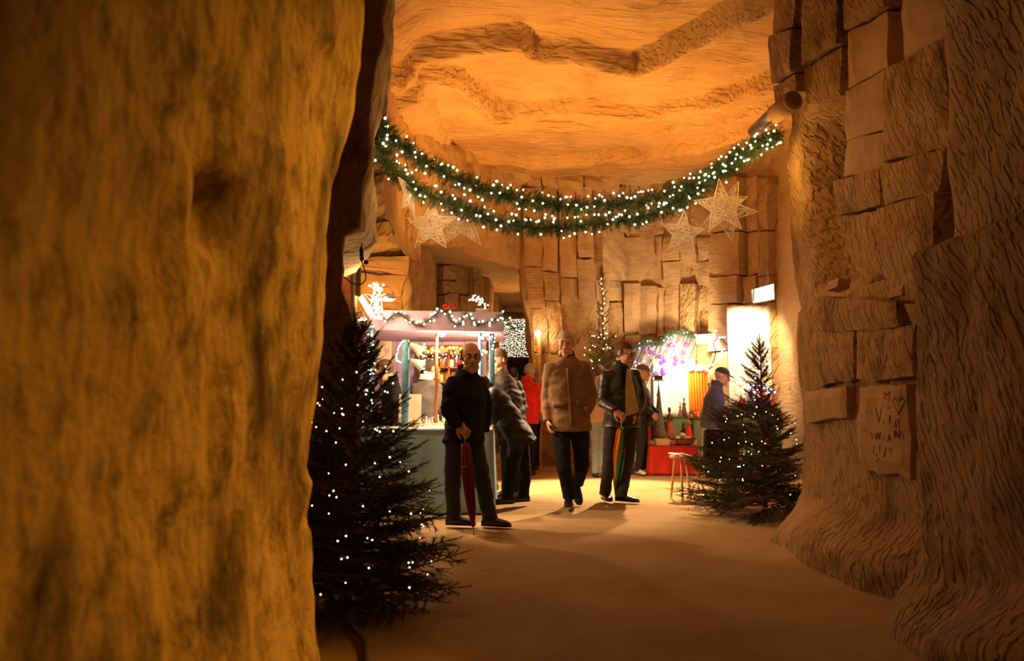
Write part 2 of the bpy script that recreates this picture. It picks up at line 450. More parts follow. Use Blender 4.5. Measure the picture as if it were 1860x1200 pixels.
# ---- chamber: left wall, upper part runs back, lower part faces us behind the stall
left_ch = prism_wall('wall_left', [(-1.35, 7.9), (-1.42, 10.2), (-1.30, 10.7)], 3.05, 6.2, M_back, 41, amp=.05)
left_face = prism_wall('wall_left', [(-4.2, 9.9), (-2.0, 10.15), (-1.42, 10.25), (-1.36, 10.4), (-1.36, 12.5), (-1.5, 17.5)], -0.05, 6.2, M_rough, 47, amp=.07)
FL = [(-4.2, 9.9), (-2.0, 10.13), (-1.36, 10.25), (-1.2, 10.28)]
def onleft(q): return [onplan(x, y, FL) for x, y in q]
for k, (q, m, pr) in enumerate([
    (((668, 330), (742, 308), (742, 372), (664, 400)), M_rough, .10), (((650, 398), (742, 380), (743, 402), (655, 412)), M_rough, .05),
    (((655, 412), (742, 404), (742, 452), (660, 462)), M_rough, .14), (((622, 418), (654, 424), (650, 470), (622, 468)), M_smooth, .08),
    (((622, 474), (742, 468), (740, 500), (622, 490)), M_smooth, .16), (((650, 500), (738, 502), (728, 540), (650, 540)), M_smooth, .12),
    (((690, 545), (728, 545), (728, 562), (690, 562)), M_smooth, .10), (((660, 250), (742, 240), (742, 302), (670, 325)), M_smooth, .04)]):
    block(onleft(q), .25, m, left_face, cell=.08, amp=.03, edge=.03, proud=pr, seed=k + 11)

# ---- chamber: back wall, full height from the middle to the right
BK = [(0.10, 14.2), (0.16, 13.75), (0.9, 13.6), (1.72, 13.7), (1.80, 14.3), (2.5, 14.2), (3.75, 13.2), (4.1, 12.4), (4.3, 10.5), (4.2, 7.6)]
wall_back = prism_wall('wall_back', BK, -0.05, 6.2, M_back, 53, amp=.05, step=.12, zstep=.12, xoff=lambda G: (.24 * (1 - ss(G[..., 2], 1.5, 3.7)) * (1 - ss(G[..., 0], .2, .9)), 0 * G[..., 0]))
def onback(q): return [onplan(x, y, BK) for x, y in q]
def blocks(rows, parent, on, thick=.3, **kw):
    for k, row in enumerate(rows):
        q, m, pr = row
        block(on(q), thick, m, parent, proud=pr, seed=k * 1.7, **kw)
R = random.Random(4)
rows = []
# centre pillar: tall upright slabs, a shorter course below
cx_top = [950, 988, 1014, 1044, 1073, 1113]
cx_bot = [962, 992, 1019, 1050, 1080, 1128]
for i in range(5):
    a, b, c, d = cx_top[i], cx_top[i + 1] - 1.5, cx_bot[i + 1] - 1.5, cx_bot[i]
    y1 = 470 + R.randint(0, 40)
    tt = (y1 - 428) / 120.0
    ma, mb_ = a + (d - a) * tt, b + (c - b) * tt
    rows.append((((a, 345), (b, 345), (mb_, y1), (ma, y1)), M_back, .10 + R.random() * .14))
    y2 = 548 + R.randint(-12, 12)
    rows.append((((ma, y1 + 2), (mb_, y1 + 2), (c, y2), (d, y2)), M_back, .06 + R.random() * .14))
    rows.append((((d + 4, y2 + 2), (c + 2, y2 + 2), (c + 6, 640), (d + 8, 640)), M_rough, .02 + R.random() * .08))
    rows.append((((d + 8, 642), (c + 6, 642), (c + 6, 760), (d + 8, 760)), M_rough, .0 + R.random() * .08))
# right of the pillar: under the vault, tall slabs
tx = [1128, 1144, 1166, 1185, 1209, 1216, 1250, 1256, 1285, 1306, 1330]
for i in range(len(tx) - 1):
    rough = i in (4,)
    top = np.interp(tx[i], [1128, 1330], [300, 262])
    rows.append((((tx[i], top), (tx[i + 1] - 1, top - 3), (tx[i + 1] - 1, 425 + R.randint(-25, 10)), (tx[i], 425 + R.randint(-25, 10))), M_rough if (rough or R.random() < .25) else M_back, .02 + R.random() * .2))
gx = [1134, 1165, 1198, 1209, 1241, 1270, 1310]
gyy = [432, 478, 520, 610, 700]
for j in range(4):
    for i in range(6):
        jit = R.randint(-6, 6)
        m = M_back if not (i >= 4 and j in (2,)) else M_rough
        if i == 4 and j == 1: m = M_rough
        rows.append((((gx[i], gyy[j] + jit * (j > 0)), (gx[i + 1] - 1.5, gyy[j] + jit * (j > 0)), (gx[i + 1] - 1.5, gyy[j + 1] - 2 + jit), (gx[i], gyy[j + 1] - 2 + jit)), m, .0 + R.random() * .17))
# right column of the chamber
for j, (a, b) in enumerate([(330, 425), (428, 505), (508, 556), (558, 640), (642, 760)]):
    rows.append((((1312, a), (1362, a - 4), (1364, b - 4), (1308, b)), M_back, .28 + R.random() * .08))
    rows.append((((1366, a - 4), (1388, a - 8), (1392, b - 8), (1368, b - 4)), M_back, .12 + R.random() * .1))
    rows.append((((1394, a - 4), (1412, a - 8), (1412, b - 8), (1394, b - 4)), M_rough, .10 + R.random() * .1))
blocks(rows, wall_back, onback, cell=.12, amp=.022, edge=.022)
# lowest courses down to the floor
for i, (a, b) in enumerate([(965, 1010), (1012, 1060), (1062, 1135), (1140, 1200), (1202, 1262), (1264, 1330), (1332, 1400)]):
    block(onback([(a, 764), (b, 764), (b, 838), (a, 838)]), .3, M_rough, wall_back, cell=.14, amp=.03, edge=.03, proud=.03 + .05 * (i % 3), seed=i + 70)

# ---- lintel over the side passage, and the passage behind it
LT = [(-1.36, 10.45), (-0.75, 12.3), (0.16, 13.75)]
lintel = prism_wall('wall_back', LT, 3.5, 6.2, M_back, 59, amp=.05)
def onlt(q): return [onplan(x, y, LT) for x, y in q]
rows = []
for i, (a, b, t, bt) in enumerate([(746, 776, 225, 440), (778, 812, 240, 444), (815, 846, 262, 448), (848, 880, 275, 430), (882, 914, 285, 436), (916, 946, 300, 440)]):
    m1 = (t + bt) / 2 + R.randint(-20, 20)
    rows.append((((a, t), (b, t + 6), (b, m1), (a, m1)), M_back, .02 + R.random() * .16))
    rows.append((((a, m1 + 2), (b, m1 + 2), (b, bt), (a, bt)), M_back, .02 + R.random() * .12))
blocks(rows, lintel, onlt, cell=.12, amp=.025, edge=.025)
U, V_ = np.meshgrid(np.linspace(-1.5, 1.3, 34), np.linspace(0, 1, 80), indexing='ij')
y_lt = np.interp(U, [-1.5, -1.36, -.75, .16, 1.3], [10.5, 10.5, 12.35, 13.85, 14.3])
P = np.stack([U, y_lt + V_ * (25.5 - y_lt), 0 * U], -1)
P[..., 2] = 3.85 - .035 * (P[..., 1] - 12) + .06 * fbm(P * 1.3, 4, .55, 8) - .12 * np.floor(1.5 + 1.5 * vnoise(P * np.array([.2, .8, 1]), 3)) * .6
sheet('ceiling', P, M_back, kind='structure')
PB = [(-1.40, 10.6), (-1.42, 14.2), (-0.62, 15.4), (-0.55, 16.4), (-0.1, 19.5), (0.0, 24.5)]
pass_l = prism_wall('wall_left', PB, -0.05, 4.4, M_rough, 61, amp=.06)
PR = [(0.46, 14.0), (0.56, 17.0), (0.72, 20), (0.95, 25)]
pass_r = prism_wall('wall_right', [(b, a) for b, a in PR], -.05, 4.4, M_rough, 62, amp=.06)
prism_wall('wall_back', [(-1.2, 24.6), (1.6, 24.6)], -.05, 4.4, M_rough, 63, amp=.06)
PBK = [(-1.42, 14.0), (-0.62, 15.2), (-0.55, 16.4), (0.0, 24.5)]
def onpb(q): return [onplan(x, y, PBK) for x, y in q]
rows = []
R2 = random.Random(9)
bx = [800, 826, 850, 868]
for j, (a, b) in enumerate([(452, 480), (482, 508), (510, 534), (536, 566), (568, 600)]):
    for i in range(3):
        rows.append((((bx[i], a + R2.randint(-3, 3)), (bx[i + 1] - 1, a + R2.randint(-3, 3)), (bx[i + 1] - 1, b), (bx[i], b)), M_rough, .03 + R2.random() * .16))
for i, (a, b) in enumerate([(869, 875), (877, 883), (885, 891), (893, 899)]):
    rows.append((((a, 466 + 5 * i), (b, 468 + 5 * i), (b, 640), (a, 640)), M_smooth, .05 + .12 * (i % 2)))
blocks(rows, pass_l, onpb, cell=.12, amp=.03, edge=.03)
# stepped lintels deep in the passage
for i, (a, b, t, bt, Yd) in enumerate([(900, 966, 494, 506, 17.0), (902, 966, 509, 524, 17.6), (900, 967, 527, 546, 18.2), (902, 968, 549, 566, 18.9), (902, 970, 568, 584, 19.6)]):
    block([at(a, t, Yd), at(b, t, Yd), at(b, bt, Yd), at(a, bt, Yd)], .9, M_back if i % 2 else M_smooth, pass_r, cell=.14, amp=.03, edge=.03, proud=.0, seed=i + 31)

# ---- vault of the chamber (ceiling), stepped by the quarry courses
ZC = 5.3
def cpl(pts): return np.array([onz(x, y, ZC)[:2] for x, y in pts])
def poly_side(Pxy, poly):
    """signed distance to an open polyline, positive on its left"""
    best = np.full(Pxy.shape[:-1], 1e9); sg = np.zeros(Pxy.shape[:-1])
    for a, b in zip(poly[:-1], poly[1:]):
        ab = b - a; L2 = ab @ ab
        t = np.clip(((Pxy - a) @ ab) / L2, 0, 1)
        d = np.linalg.norm(Pxy - (a + t[..., None] * ab), axis=-1)
        cr = ab[0] * (Pxy[..., 1] - a[1]) - ab[1] * (Pxy[..., 0] - a[0])
        m = d < best
        best = np.where(m, d, best); sg = np.where(m, np.sign(cr), sg)
    return best * sg
xs = np.linspace(-2.4, 5.2, 190); ys = np.linspace(5.6, 15.2, 240)
X, Yg = np.meshgrid(xs, ys, indexing='ij')
P = np.stack([X, Yg, ZC + 0 * X], -1)
W = P[..., :2] + .10 * np.stack([fbm(P * 1.7, 3, .5, 71), fbm(P * 1.7, 3, .5, 72)], -1)
H = 0 * X
ledges = [([(640, 60), (735, 88), (765, 74), (940, 66), (975, 84), (1045, 78), (1090, 92), (1150, 102), (1240, 70), (1330, 20), (1420, -30)], .20),
          ([(738, 102), (800, 100), (850, 122), (872, 150), (905, 186), (960, 182), (1010, 172), (1100, 168), (1160, 182), (1250, 165), (1362, 130), (1430, 110)], .17),
          ([(1090, 0), (1190, 12), (1260, -10), (1330, -60)], -.10),
          ([(905, 186), (1100, 205), (1200, 208), (1300, 190), (1420, 170)], .08),
          ([(690, 205), (790, 216), (838, 262), (895, 262), (960, 275), (1140, 262), (1320, 215), (1420, 190)], .15)]
for pts, hgt in ledges:
    sd = poly_side(W, cpl(pts))
    far = ss(sd, -.03, .05)                     # beyond the ledge the rock hangs lower
    fade = ss(cpl(pts)[0][0] * 0 + np.abs(sd), 0, 2.2)
    H = H - hgt * far + hgt * .75 * far * fade - hgt * .35 * np.exp(-((sd - .06) / .07) ** 2) + .10 * np.exp(-((sd + .035) / .035) ** 2) * ss(vnoise(P * 1.3, 91), -.5, .2)
crack = poly_side(W, cpl([(772, 100), (790, 150), (800, 182), (815, 236), (840, 264)]))
H = H - .12 * np.exp(-(np.clip(crack, 0, 9) / .5) ** 2) * (crack > 0) * (np.abs(crack) < 1.2)
H = H - .35 * ss(-X, .9, 1.6)
H = H + .07 * fbm(P * .8, 4, .5, 75) + .03 * fbm(P * np.array([1.2, 4, 1]), 3, .55, 77)
P[..., 2] += H
vault = sheet('ceiling', P, M_ceil, kind='structure', smooth=True)
# rim blocks where the vault meets the back wall
rim = [(845, 268, 892, 300), (895, 280, 922, 312), (925, 304, 958, 334), (960, 318, 984, 338), (986, 314, 1012, 342), (1015, 322, 1060, 346), (1062, 316, 1092, 344), (1094, 306, 1126, 340)]
for i, (a, t, b, bt) in enumerate(rim):
    pts = [(a, t), (b, t + 4), (b, bt), (a, bt - 4)]
    block([onplan(x, y, [(-1.36, 10.45), (-0.75, 12.2), (0.12, 13.5), (1.72, 13.4), (2.5, 13.4)]) for x, y in pts], .5, M_back, vault, cell=.1, amp=.04, edge=.04, proud=.05 + .06 * (i % 3), seed=i + 5)
# roof of the near passage, above the frame
X, Yg = np.meshgrid(np.linspace(-2.6, 4.5, 50), np.linspace(-1.8, 7.2, 60), indexing='ij')
P = np.stack([X, Yg, 5.75 + 0 * X], -1); P[..., 2] += .1 * fbm(P * .9, 4, .5, 78)
sheet('ceiling', P, M_ceil, kind='structure')

# ---- right wall
RX = 2.5
YE = 7.15
plan = poly_resample([(4.4, YE + .35), (2.75, YE + .22), (2.58, YE + .1), (2.5, YE - .08), (2.5, 3.4), (2.45, 2.9), (2.6, -1.6)], .045)
zz = np.concatenate([np.linspace(-.05, 2.6, 80), np.linspace(2.65, 6.2, 75)])
S, Z = np.meshgrid(np.arange(len(plan)), zz, indexing='ij')
G = np.stack([plan[S, 0], plan[S, 1], Z], -1)
Yw = G[..., 1]
t = np.gradient(plan, axis=0); nrm = np.stack([-t[:, 1], t[:, 0]], -1); nrm /= np.linalg.norm(nrm, axis=1)[:, None]
nrm = -nrm * np.sign(nrm[len(nrm) // 2, 0])
d = -.05 - .05 * ss(Z, 1.8, 2.0) + .032 * fbm(G * 1.3, 4, .55, 81) + .012 * fbm(G * np.array([6, 8, 3]), 4, .6, 82)
ledge_z = 1.88 + .05 * vnoise(G * 1.2, 83)
cf = ss(YE - Yw, -.05, 1.0)
d = d - .12 * (1 - cf) * (1 - ss(Z, 1.7, 2.3))
d = d + cf * .20 * (1 - ss(Z, ledge_z - .03, ledge_z + .05))                              # lower wall stands forward
foot = .22 + .10 * vnoise(np.stack([Yw * 1.1, 0 * Yw, 0 * Yw], -1), 84)
d = d + (.35 + .65 * cf) * (1 - ss(Z, foot - .16, foot + .14)) * (.26 + .12 * vnoise(np.stack([Yw * 1.7, 0 * Yw, 0 * Yw], -1), 85))
d = d - .38 * np.exp(-((Yw - 6.2) / .42) ** 6) * ss(Z, 2.0, 2.1) * (1 - ss(Z, 3.55, 3.65))  # hollow by the corner
d = d + .30 * (1 - ss(Yw, 3.9, 4.35)) * ss(Yw, 2.0, 3.2)                               # near buttress
d = d - .10 * ss(vnoise(G * np.array([3, 1.7, 1.3]), 86), .3, .6) * (Z < 1.8) * .6
G[..., 0] += nrm[S, 0] * d; G[..., 1] += nrm[S, 1] * d
wall_right = sheet('wall_right', G, M_pick, kind='structure')
rr = [
    (((1409, -40), (1450, -40), (1450, 48), (1410, 64)), M_pick, .05), (((1410, 68), (1450, 52), (1450, 128), (1413, 152)), M_pick, .08),
    (((1413, 156), (1450, 134), (1452, 168), (1416, 188)), M_pick, .05),
    (((1466, -30), (1532, -60), (1530, 80), (1466, 120)), M_pick, .06), (((1466, 124), (1530, 86), (1532, 172), (1468, 190)), M_pick, .03),
    (((1541, 60), (1613, 20), (1613, 122), (1541, 162)), M_smooth, .02), (((1541, 166), (1613, 126), (1613, 234), (1541, 253)), M_smooth, .03), (((1541, 257), (1613, 238), (1614, 302), (1535, 323)), M_smooth, .02),
    (((1541, -40), (1613, -80), (1613, 14), (1541, 54)), M_pick, .05),
    (((1641, -60), (1723, -90), (1723, 76), (1641, 116)), M_smooth, .03), (((1622, 124), (1738, 70), (1744, 262), (1620, 296)), M_pick, .07),
    (((1532, 330), (1616, 306), (1622, 372), (1545, 392)), M_pick, .09), (((1620, 302), (1744, 268), (1736, 345), (1628, 372)), M_pick, .10),
    (((1552, 398), (1628, 378), (1638, 500), (1576, 482)), M_pick, .12), (((1632, 377), (1736, 350), (1736, 524), (1642, 504)), M_pick, .14),
    (((1764, -40), (1870, -90), (1870, 14), (1766, 58)), M_smooth, .03), (((1756, 66), (1850, 22), (1826, 150), (1756, 172)), M_pick, .08),
]
def onr(q, X=RX): return [onx(x, y, X) for x, y in q]
for k, (q, m, pr) in enumerate(rr):
    block(onr(q), .2, m, wall_right, cell=.09, amp=.016, edge=.016, proud=pr, seed=k * 2.3)
lo = [(((1482, 608), (1552, 598), (1550, 690), (1488, 700)), M_pick, .02), (((1462, 708), (1542, 698), (1540, 752), (1466, 770)), M_smooth, .03),
      (((1562, 700), (1650, 694), (1652, 868), (1562, 850)), M_smooth, .015), (((1556, 598), (1660, 588), (1664, 684), (1560, 692)), M_pick, .02),
      (((1676, 730), (1756, 716), (1762, 800), (1676, 812)), M_smooth, .04), (((1480, 540), (1640, 545), (1640, 592), (1484, 600)), M_pick, .04),
      (((1644, 548), (1752, 556), (1752, 600), (1664, 586)), M_pick, .05)]
for k, (q, m, pr) in enumerate(lo):
    block(onr(q, RX - .2), .2, m, wall_right, cell=.07, amp=.02, edge=.02, proud=pr, seed=k * 1.3 + 40)
# loose stones left on the ledge of the right wall
for k, (x, y, L, lab) in enumerate([(1518, 516, .20, 'small flat chip of stone on the rock ledge nearest the lit corner'), (1634, 530, .17, 'long flat stone in the middle of the right wall ledge'), (1752, 536, .09, 'small squarish stone at the dark end of the right wall ledge')]):
    p = onx(x, y, 2.36)
    st = block([p + np.array([-.03, L / 2, .03]), p + np.array([-.03, -L / 2, .035]), p + np.array([-.04, -L / 2, -.03]), p + np.array([-.04, L / 2, -.03])], .09, M_smooth, None, cell=.03, amp=.008, edge=.012, seed=k + 90, name='loose_stone')
    tag(st, lab, 'stone')
# shared plain materials
M_white = mat_plain('white_paint', (0.82, 0.80, 0.76), .5, var=.04)
M_black = mat_plain('black_plastic', (0.015, 0.013, 0.012), .45)
M_steel = mat_plain('bright_steel', (0.55, 0.53, 0.5), .25, metal=.9)
M_grey = mat_plain('grey_metal', (0.30, 0.28, 0.25), .4, metal=.6)
M_cream = mat_plain('cream_enamel', (0.72, 0.64, 0.46), .35, var=.06)
M_tan = mat_plain('tan_wood', (0.55, 0.30, 0.13), .55, var=.2, scale=16)
# ================================================================= PEOPLE
def mat_skin(name, col):
    m = mat_plain(name, col, .5, var=.10, scale=14, spec=.35); b = m.node_tree.nodes['Principled BSDF']
    b.inputs['Subsurface Weight'].default_value = .08; b.inputs['Subsurface Radius'].default_value = (.02, .008, .004)
    return m
M_skin = mat_skin('skin', (0.62, 0.34, 0.22))
M_eye = mat_plain('eye_white', (0.30, 0.24, 0.20), .3)
M_iris = mat_plain('iris_dark', (0.03, 0.02, 0.015), .2)
M_lip = mat_plain('lips', (0.45, 0.17, 0.13), .5)
HAIR = {k: mat_plain('hair_' + k, c, .6, var=.35, scale=60, bump=.5, bscale=160) for k, c in dict(grey=(.42, .38, .32), dark=(.045, .028, .018), brown=(.10, .055, .025), blond=(.40, .28, .14), sandy=(.12, .07, .03)).items()}
def cloth_mat(name, col, rough=.85, sheen=.2, var=.18, bump=.25, bs=240): return mat_plain(name, col, rough, var=var, scale=10, bump=bump, bscale=bs, sheen=sheen)
M_blackcoat = cloth_mat('black_wool', (.008, .0075, .008), .9, 0); M_charcoal = cloth_mat('charcoal_nylon', (.014, .0125, .012), .55, 0); M_greyjacket = cloth_mat('grey_brown_nylon', (.038, .033, .029), .6, 0)
M_browncoat = cloth_mat('brown_canvas', (.20, .10, .040)); M_leather = mat_plain('black_leather', (.022, .024, .022), .38, var=.25, scale=12, bump=.2, bscale=90, spec=.5)
M_beige = cloth_mat('beige_knit', (.48, .38, .20)); M_darktrouser = cloth_mat('black_trouser', (.008, .0075, .0075), .9, 0); M_jeans = cloth_mat('dark_jeans', (.026, .029, .033), .85, .05); M_paleje = cloth_mat('pale_jeans', (.20, .23, .25))
M_browntr = cloth_mat('dark_brown_trouser', (.034, .029, .025), .85, .05); M_redcoat = cloth_mat('red_fleece', (.70, .02, .015)); M_navy = cloth_mat('navy_cloth', (.065, .065, .12)); M_greysw = cloth_mat('grey_knit', (.10, .085, .07)); M_tanTop = cloth_mat('tan_top', (.42, .27, .13))
M_shoe = mat_plain('black_shoe_leather', (.012, .010, .009), .3, spec=.5); M_sneaker = mat_plain('white_sneaker', (.75, .70, .64), .5); M_shirt = cloth_mat('white_shirt', (.65, .6, .52)); M_khaki = cloth_mat('khaki_trouser', (.22, .16, .10))
M_cap = cloth_mat('navy_cap', (.025, .025, .05)); M_tweed = cloth_mat('brown_tweed', (.14, .09, .05))
M_glass = mat_plain('spectacle_frame', (.02, .015, .012), .3)

def voxel(mb, size, it=4, fac=.5):
    me = bpy.data.meshes.new('t'); me.from_pydata([tuple(map(float, v)) for v in mb.v], [], mb.f)
    o = bpy.data.objects.new('t', me); COL.objects.link(o)
    m = o.modifiers.new('r', 'REMESH'); m.mode = 'VOXEL'; m.voxel_size = size; m.adaptivity = 0
    s = o.modifiers.new('s', 'SMOOTH'); s.iterations = it; s.factor = fac
    dg = bpy.context.evaluated_depsgraph_get()
    ev = o.evaluated_get(dg); out = ev.to_mesh()
    n = len(out.vertices); V = np.empty(n * 3); out.vertices.foreach_get('co', V); V = V.reshape(-1, 3)
    N = np.empty(n * 3); out.vertices.foreach_get('normal', N); N = N.reshape(-1, 3)
    F_ = [tuple(p.vertices) for p in out.polygons]
    ev.to_mesh_clear(); bpy.data.objects.remove(o); bpy.data.meshes.remove(me)
    return V, F_, N
def caps(mb, a, b, ra, rb, n=12):
    a, b = np.array(a, float), np.array(b, float); d = b - a; L = np.linalg.norm(d); d = d / (L + 1e-9)
    pts = [a - d * ra * .98, a - d * ra * .7, a, (a + b) / 2, b, b + d * rb * .7, b + d * rb * .98]
    mb.tube(pts, [ra * .2, ra * .71, ra, (ra + rb) / 2, rb, rb * .71, rb * .2], n)
def loft(mb, rings, n=22, pw=2.4):
    """rings: (centre, X axis, Y axis, rx, ry)"""
    vs, fs = [], []
    for c, X_, Y_, rx, ry in rings:
        for k in range(n):
            a = 2 * math.pi * k / n; ca, sa = math.cos(a), math.sin(a)
            ca = math.copysign(abs(ca) ** (2 / pw), ca); sa = math.copysign(abs(sa) ** (2 / pw), sa)
            vs.append(np.array(c) + X_ * rx * ca + Y_ * ry * sa)
    for i in range(len(rings) - 1):
        for k in range(n):
            k2 = (k + 1) % n; fs.append((i * n + k, i * n + k2, (i + 1) * n + k2, (i + 1) * n + k))
    fs.append(tuple(range(n - 1, -1, -1))); fs.append(tuple((len(rings) - 1) * n + k for k in range(n)))
    mb.add(vs, fs)
def hand(mb, w, d, n, side, curl=.45, sc=1.0):
    """palm and five fingers; d = pointing direction, n = direction the palm faces, side = +1/-1 where the thumb sits"""
    d = np.array(d, float); d /= np.linalg.norm(d); n = np.array(n, float); n = n - d * (n @ d); n /= np.linalg.norm(n); s = np.cross(d, n) * side
    w = np.array(w, float)
    vs = []
    loft(mb, [(w - d * .02, s, n, .026 * sc, .020 * sc), (w + d * .03 * sc, s, n, .036 * sc, .017 * sc), (w + d * .08 * sc, s, n, .040 * sc, .014 * sc), (w + d * .092 * sc, s, n, .036 * sc, .010 * sc)], 12)
    for i, L in enumerate((.070, .078, .072, .056)):
        p = w + d * .082 * sc + s * (.029 - .0195 * i) * sc
        ang = curl * .6; dd = d + s * (.06 - .04 * i); dd /= np.linalg.norm(dd)
        pts = [p]
        for fr in (.42, .32, .26):
            q = dd * math.cos(ang) + n * math.sin(ang); p = p + q * L * fr * sc; pts.append(p); ang += curl
        mb.tube([pts[0] - d * .012, *pts], [.0085 * sc, .0092 * sc, .0086 * sc, .0076 * sc, .0055 * sc], 8)
    p = w + d * .018 * sc + s * .030 * sc; q = d * .70 + s * .66 + n * .25; q /= np.linalg.norm(q); pts = [p - s * .012, p]
    for fr, bend in ((.034, 0), (.030, .45), (.024, .45)):
        q = q * math.cos(bend) + (d * .7 - s * .4 + n * .6) * math.sin(bend); q /= np.linalg.norm(q); p = p + q * fr * sc; pts.append(p)
    mb.tube(pts, [.012 * sc, .0125 * sc, .011 * sc, .0098 * sc, .006 * sc], 8)
def head_parts(mb, c, M, k, fat=1.0):
    def W(p): return np.array(c) + np.array(M @ Vector(p)) * k
    def E(p, r, n=18, m=12):
        b = MB().ball((0, 0, 0), r, n, m); mb.add([np.array(c) + np.array(M @ Vector((v[0] + p[0], v[1] + p[1], v[2] + p[2]))) * k for v in b.v], b.f)
    E((0, .018, .030), (.075 * fat, .094, .088)); E((0, -.032, -.040), (.060 * fat, .058, .078)); E((0, -.072, -.100), (.026, .022, .020))
    for s in (-1, 1):
        E((s * .036, -.060, -.028), (.029, .026, .030), 10, 8); E((s * .078 * fat, .018, .0), (.009, .020, .031), 10, 8); E((s * .012, -.098, -.036), (.010, .010, .009), 8, 6)
        E((s * .044 * fat, -.030, -.078), (.021, .038, .026), 10, 8)
    caps(mb, W((-.036, -.080, .024)), W((.036, -.080, .024)), .013 * k, .013 * k, 8)
    caps(mb, W((0, -.088, .018)), W((0, -.112, -.030)), .0085 * k, .0125 * k, 8)
    caps(mb, W((-.019, -.086, -.066)), W((.019, -.086, -.066)), .0075 * k, .0075 * k, 8)
    caps(mb, W((-.015, -.084, -.079)), W((.015, -.084, -.079)), .0078 * k, .0078 * k, 8)
def shell(c, M, k, cen, rad, keep, n=40, m=26, jit=.003, seed=1):
    """part of an ellipsoid shell round the head: hair, beard"""
    vs, fs, ids = [], [], {}
    cen, rad = np.array(cen), np.array(rad)
    def vid(i, j):
        j %= n
        if (i, j) not in ids:
            t = -math.pi / 2 + math.pi * i / m; a = 2 * math.pi * j / n
            p = cen + rad * np.array([math.cos(t) * math.cos(a), math.cos(t) * math.sin(a), math.sin(t)])
            p = p * (1 + jit * 10 * vnoise(np.array([p * 55]), seed)[0] * .6)
            ids[(i, j)] = len(vs); vs.append(np.array(c) + np.array(M @ Vector(p)) * k)
        return ids[(i, j)]
    for i in range(m):
        for j in range(n):
            t = -math.pi / 2 + math.pi * (i + .5) / m; a = 2 * math.pi * (j + .5) / n
            p = cen + rad * np.array([math.cos(t) * math.cos(a), math.cos(t) * math.sin(a), math.sin(t)])
            if keep(*p): fs.append((vid(i, j), vid(i, j + 1), vid(i + 1, j + 1), vid(i + 1, j)))
    return vs, fs
def rot_head(yaw, pitch, roll=0): return Matrix.Rotation(yaw, 3, 'Z') @ Matrix.Rotation(pitch, 3, 'X') @ Matrix.Rotation(roll, 3, 'Y')   # yaw + = to screen right, pitch + = down

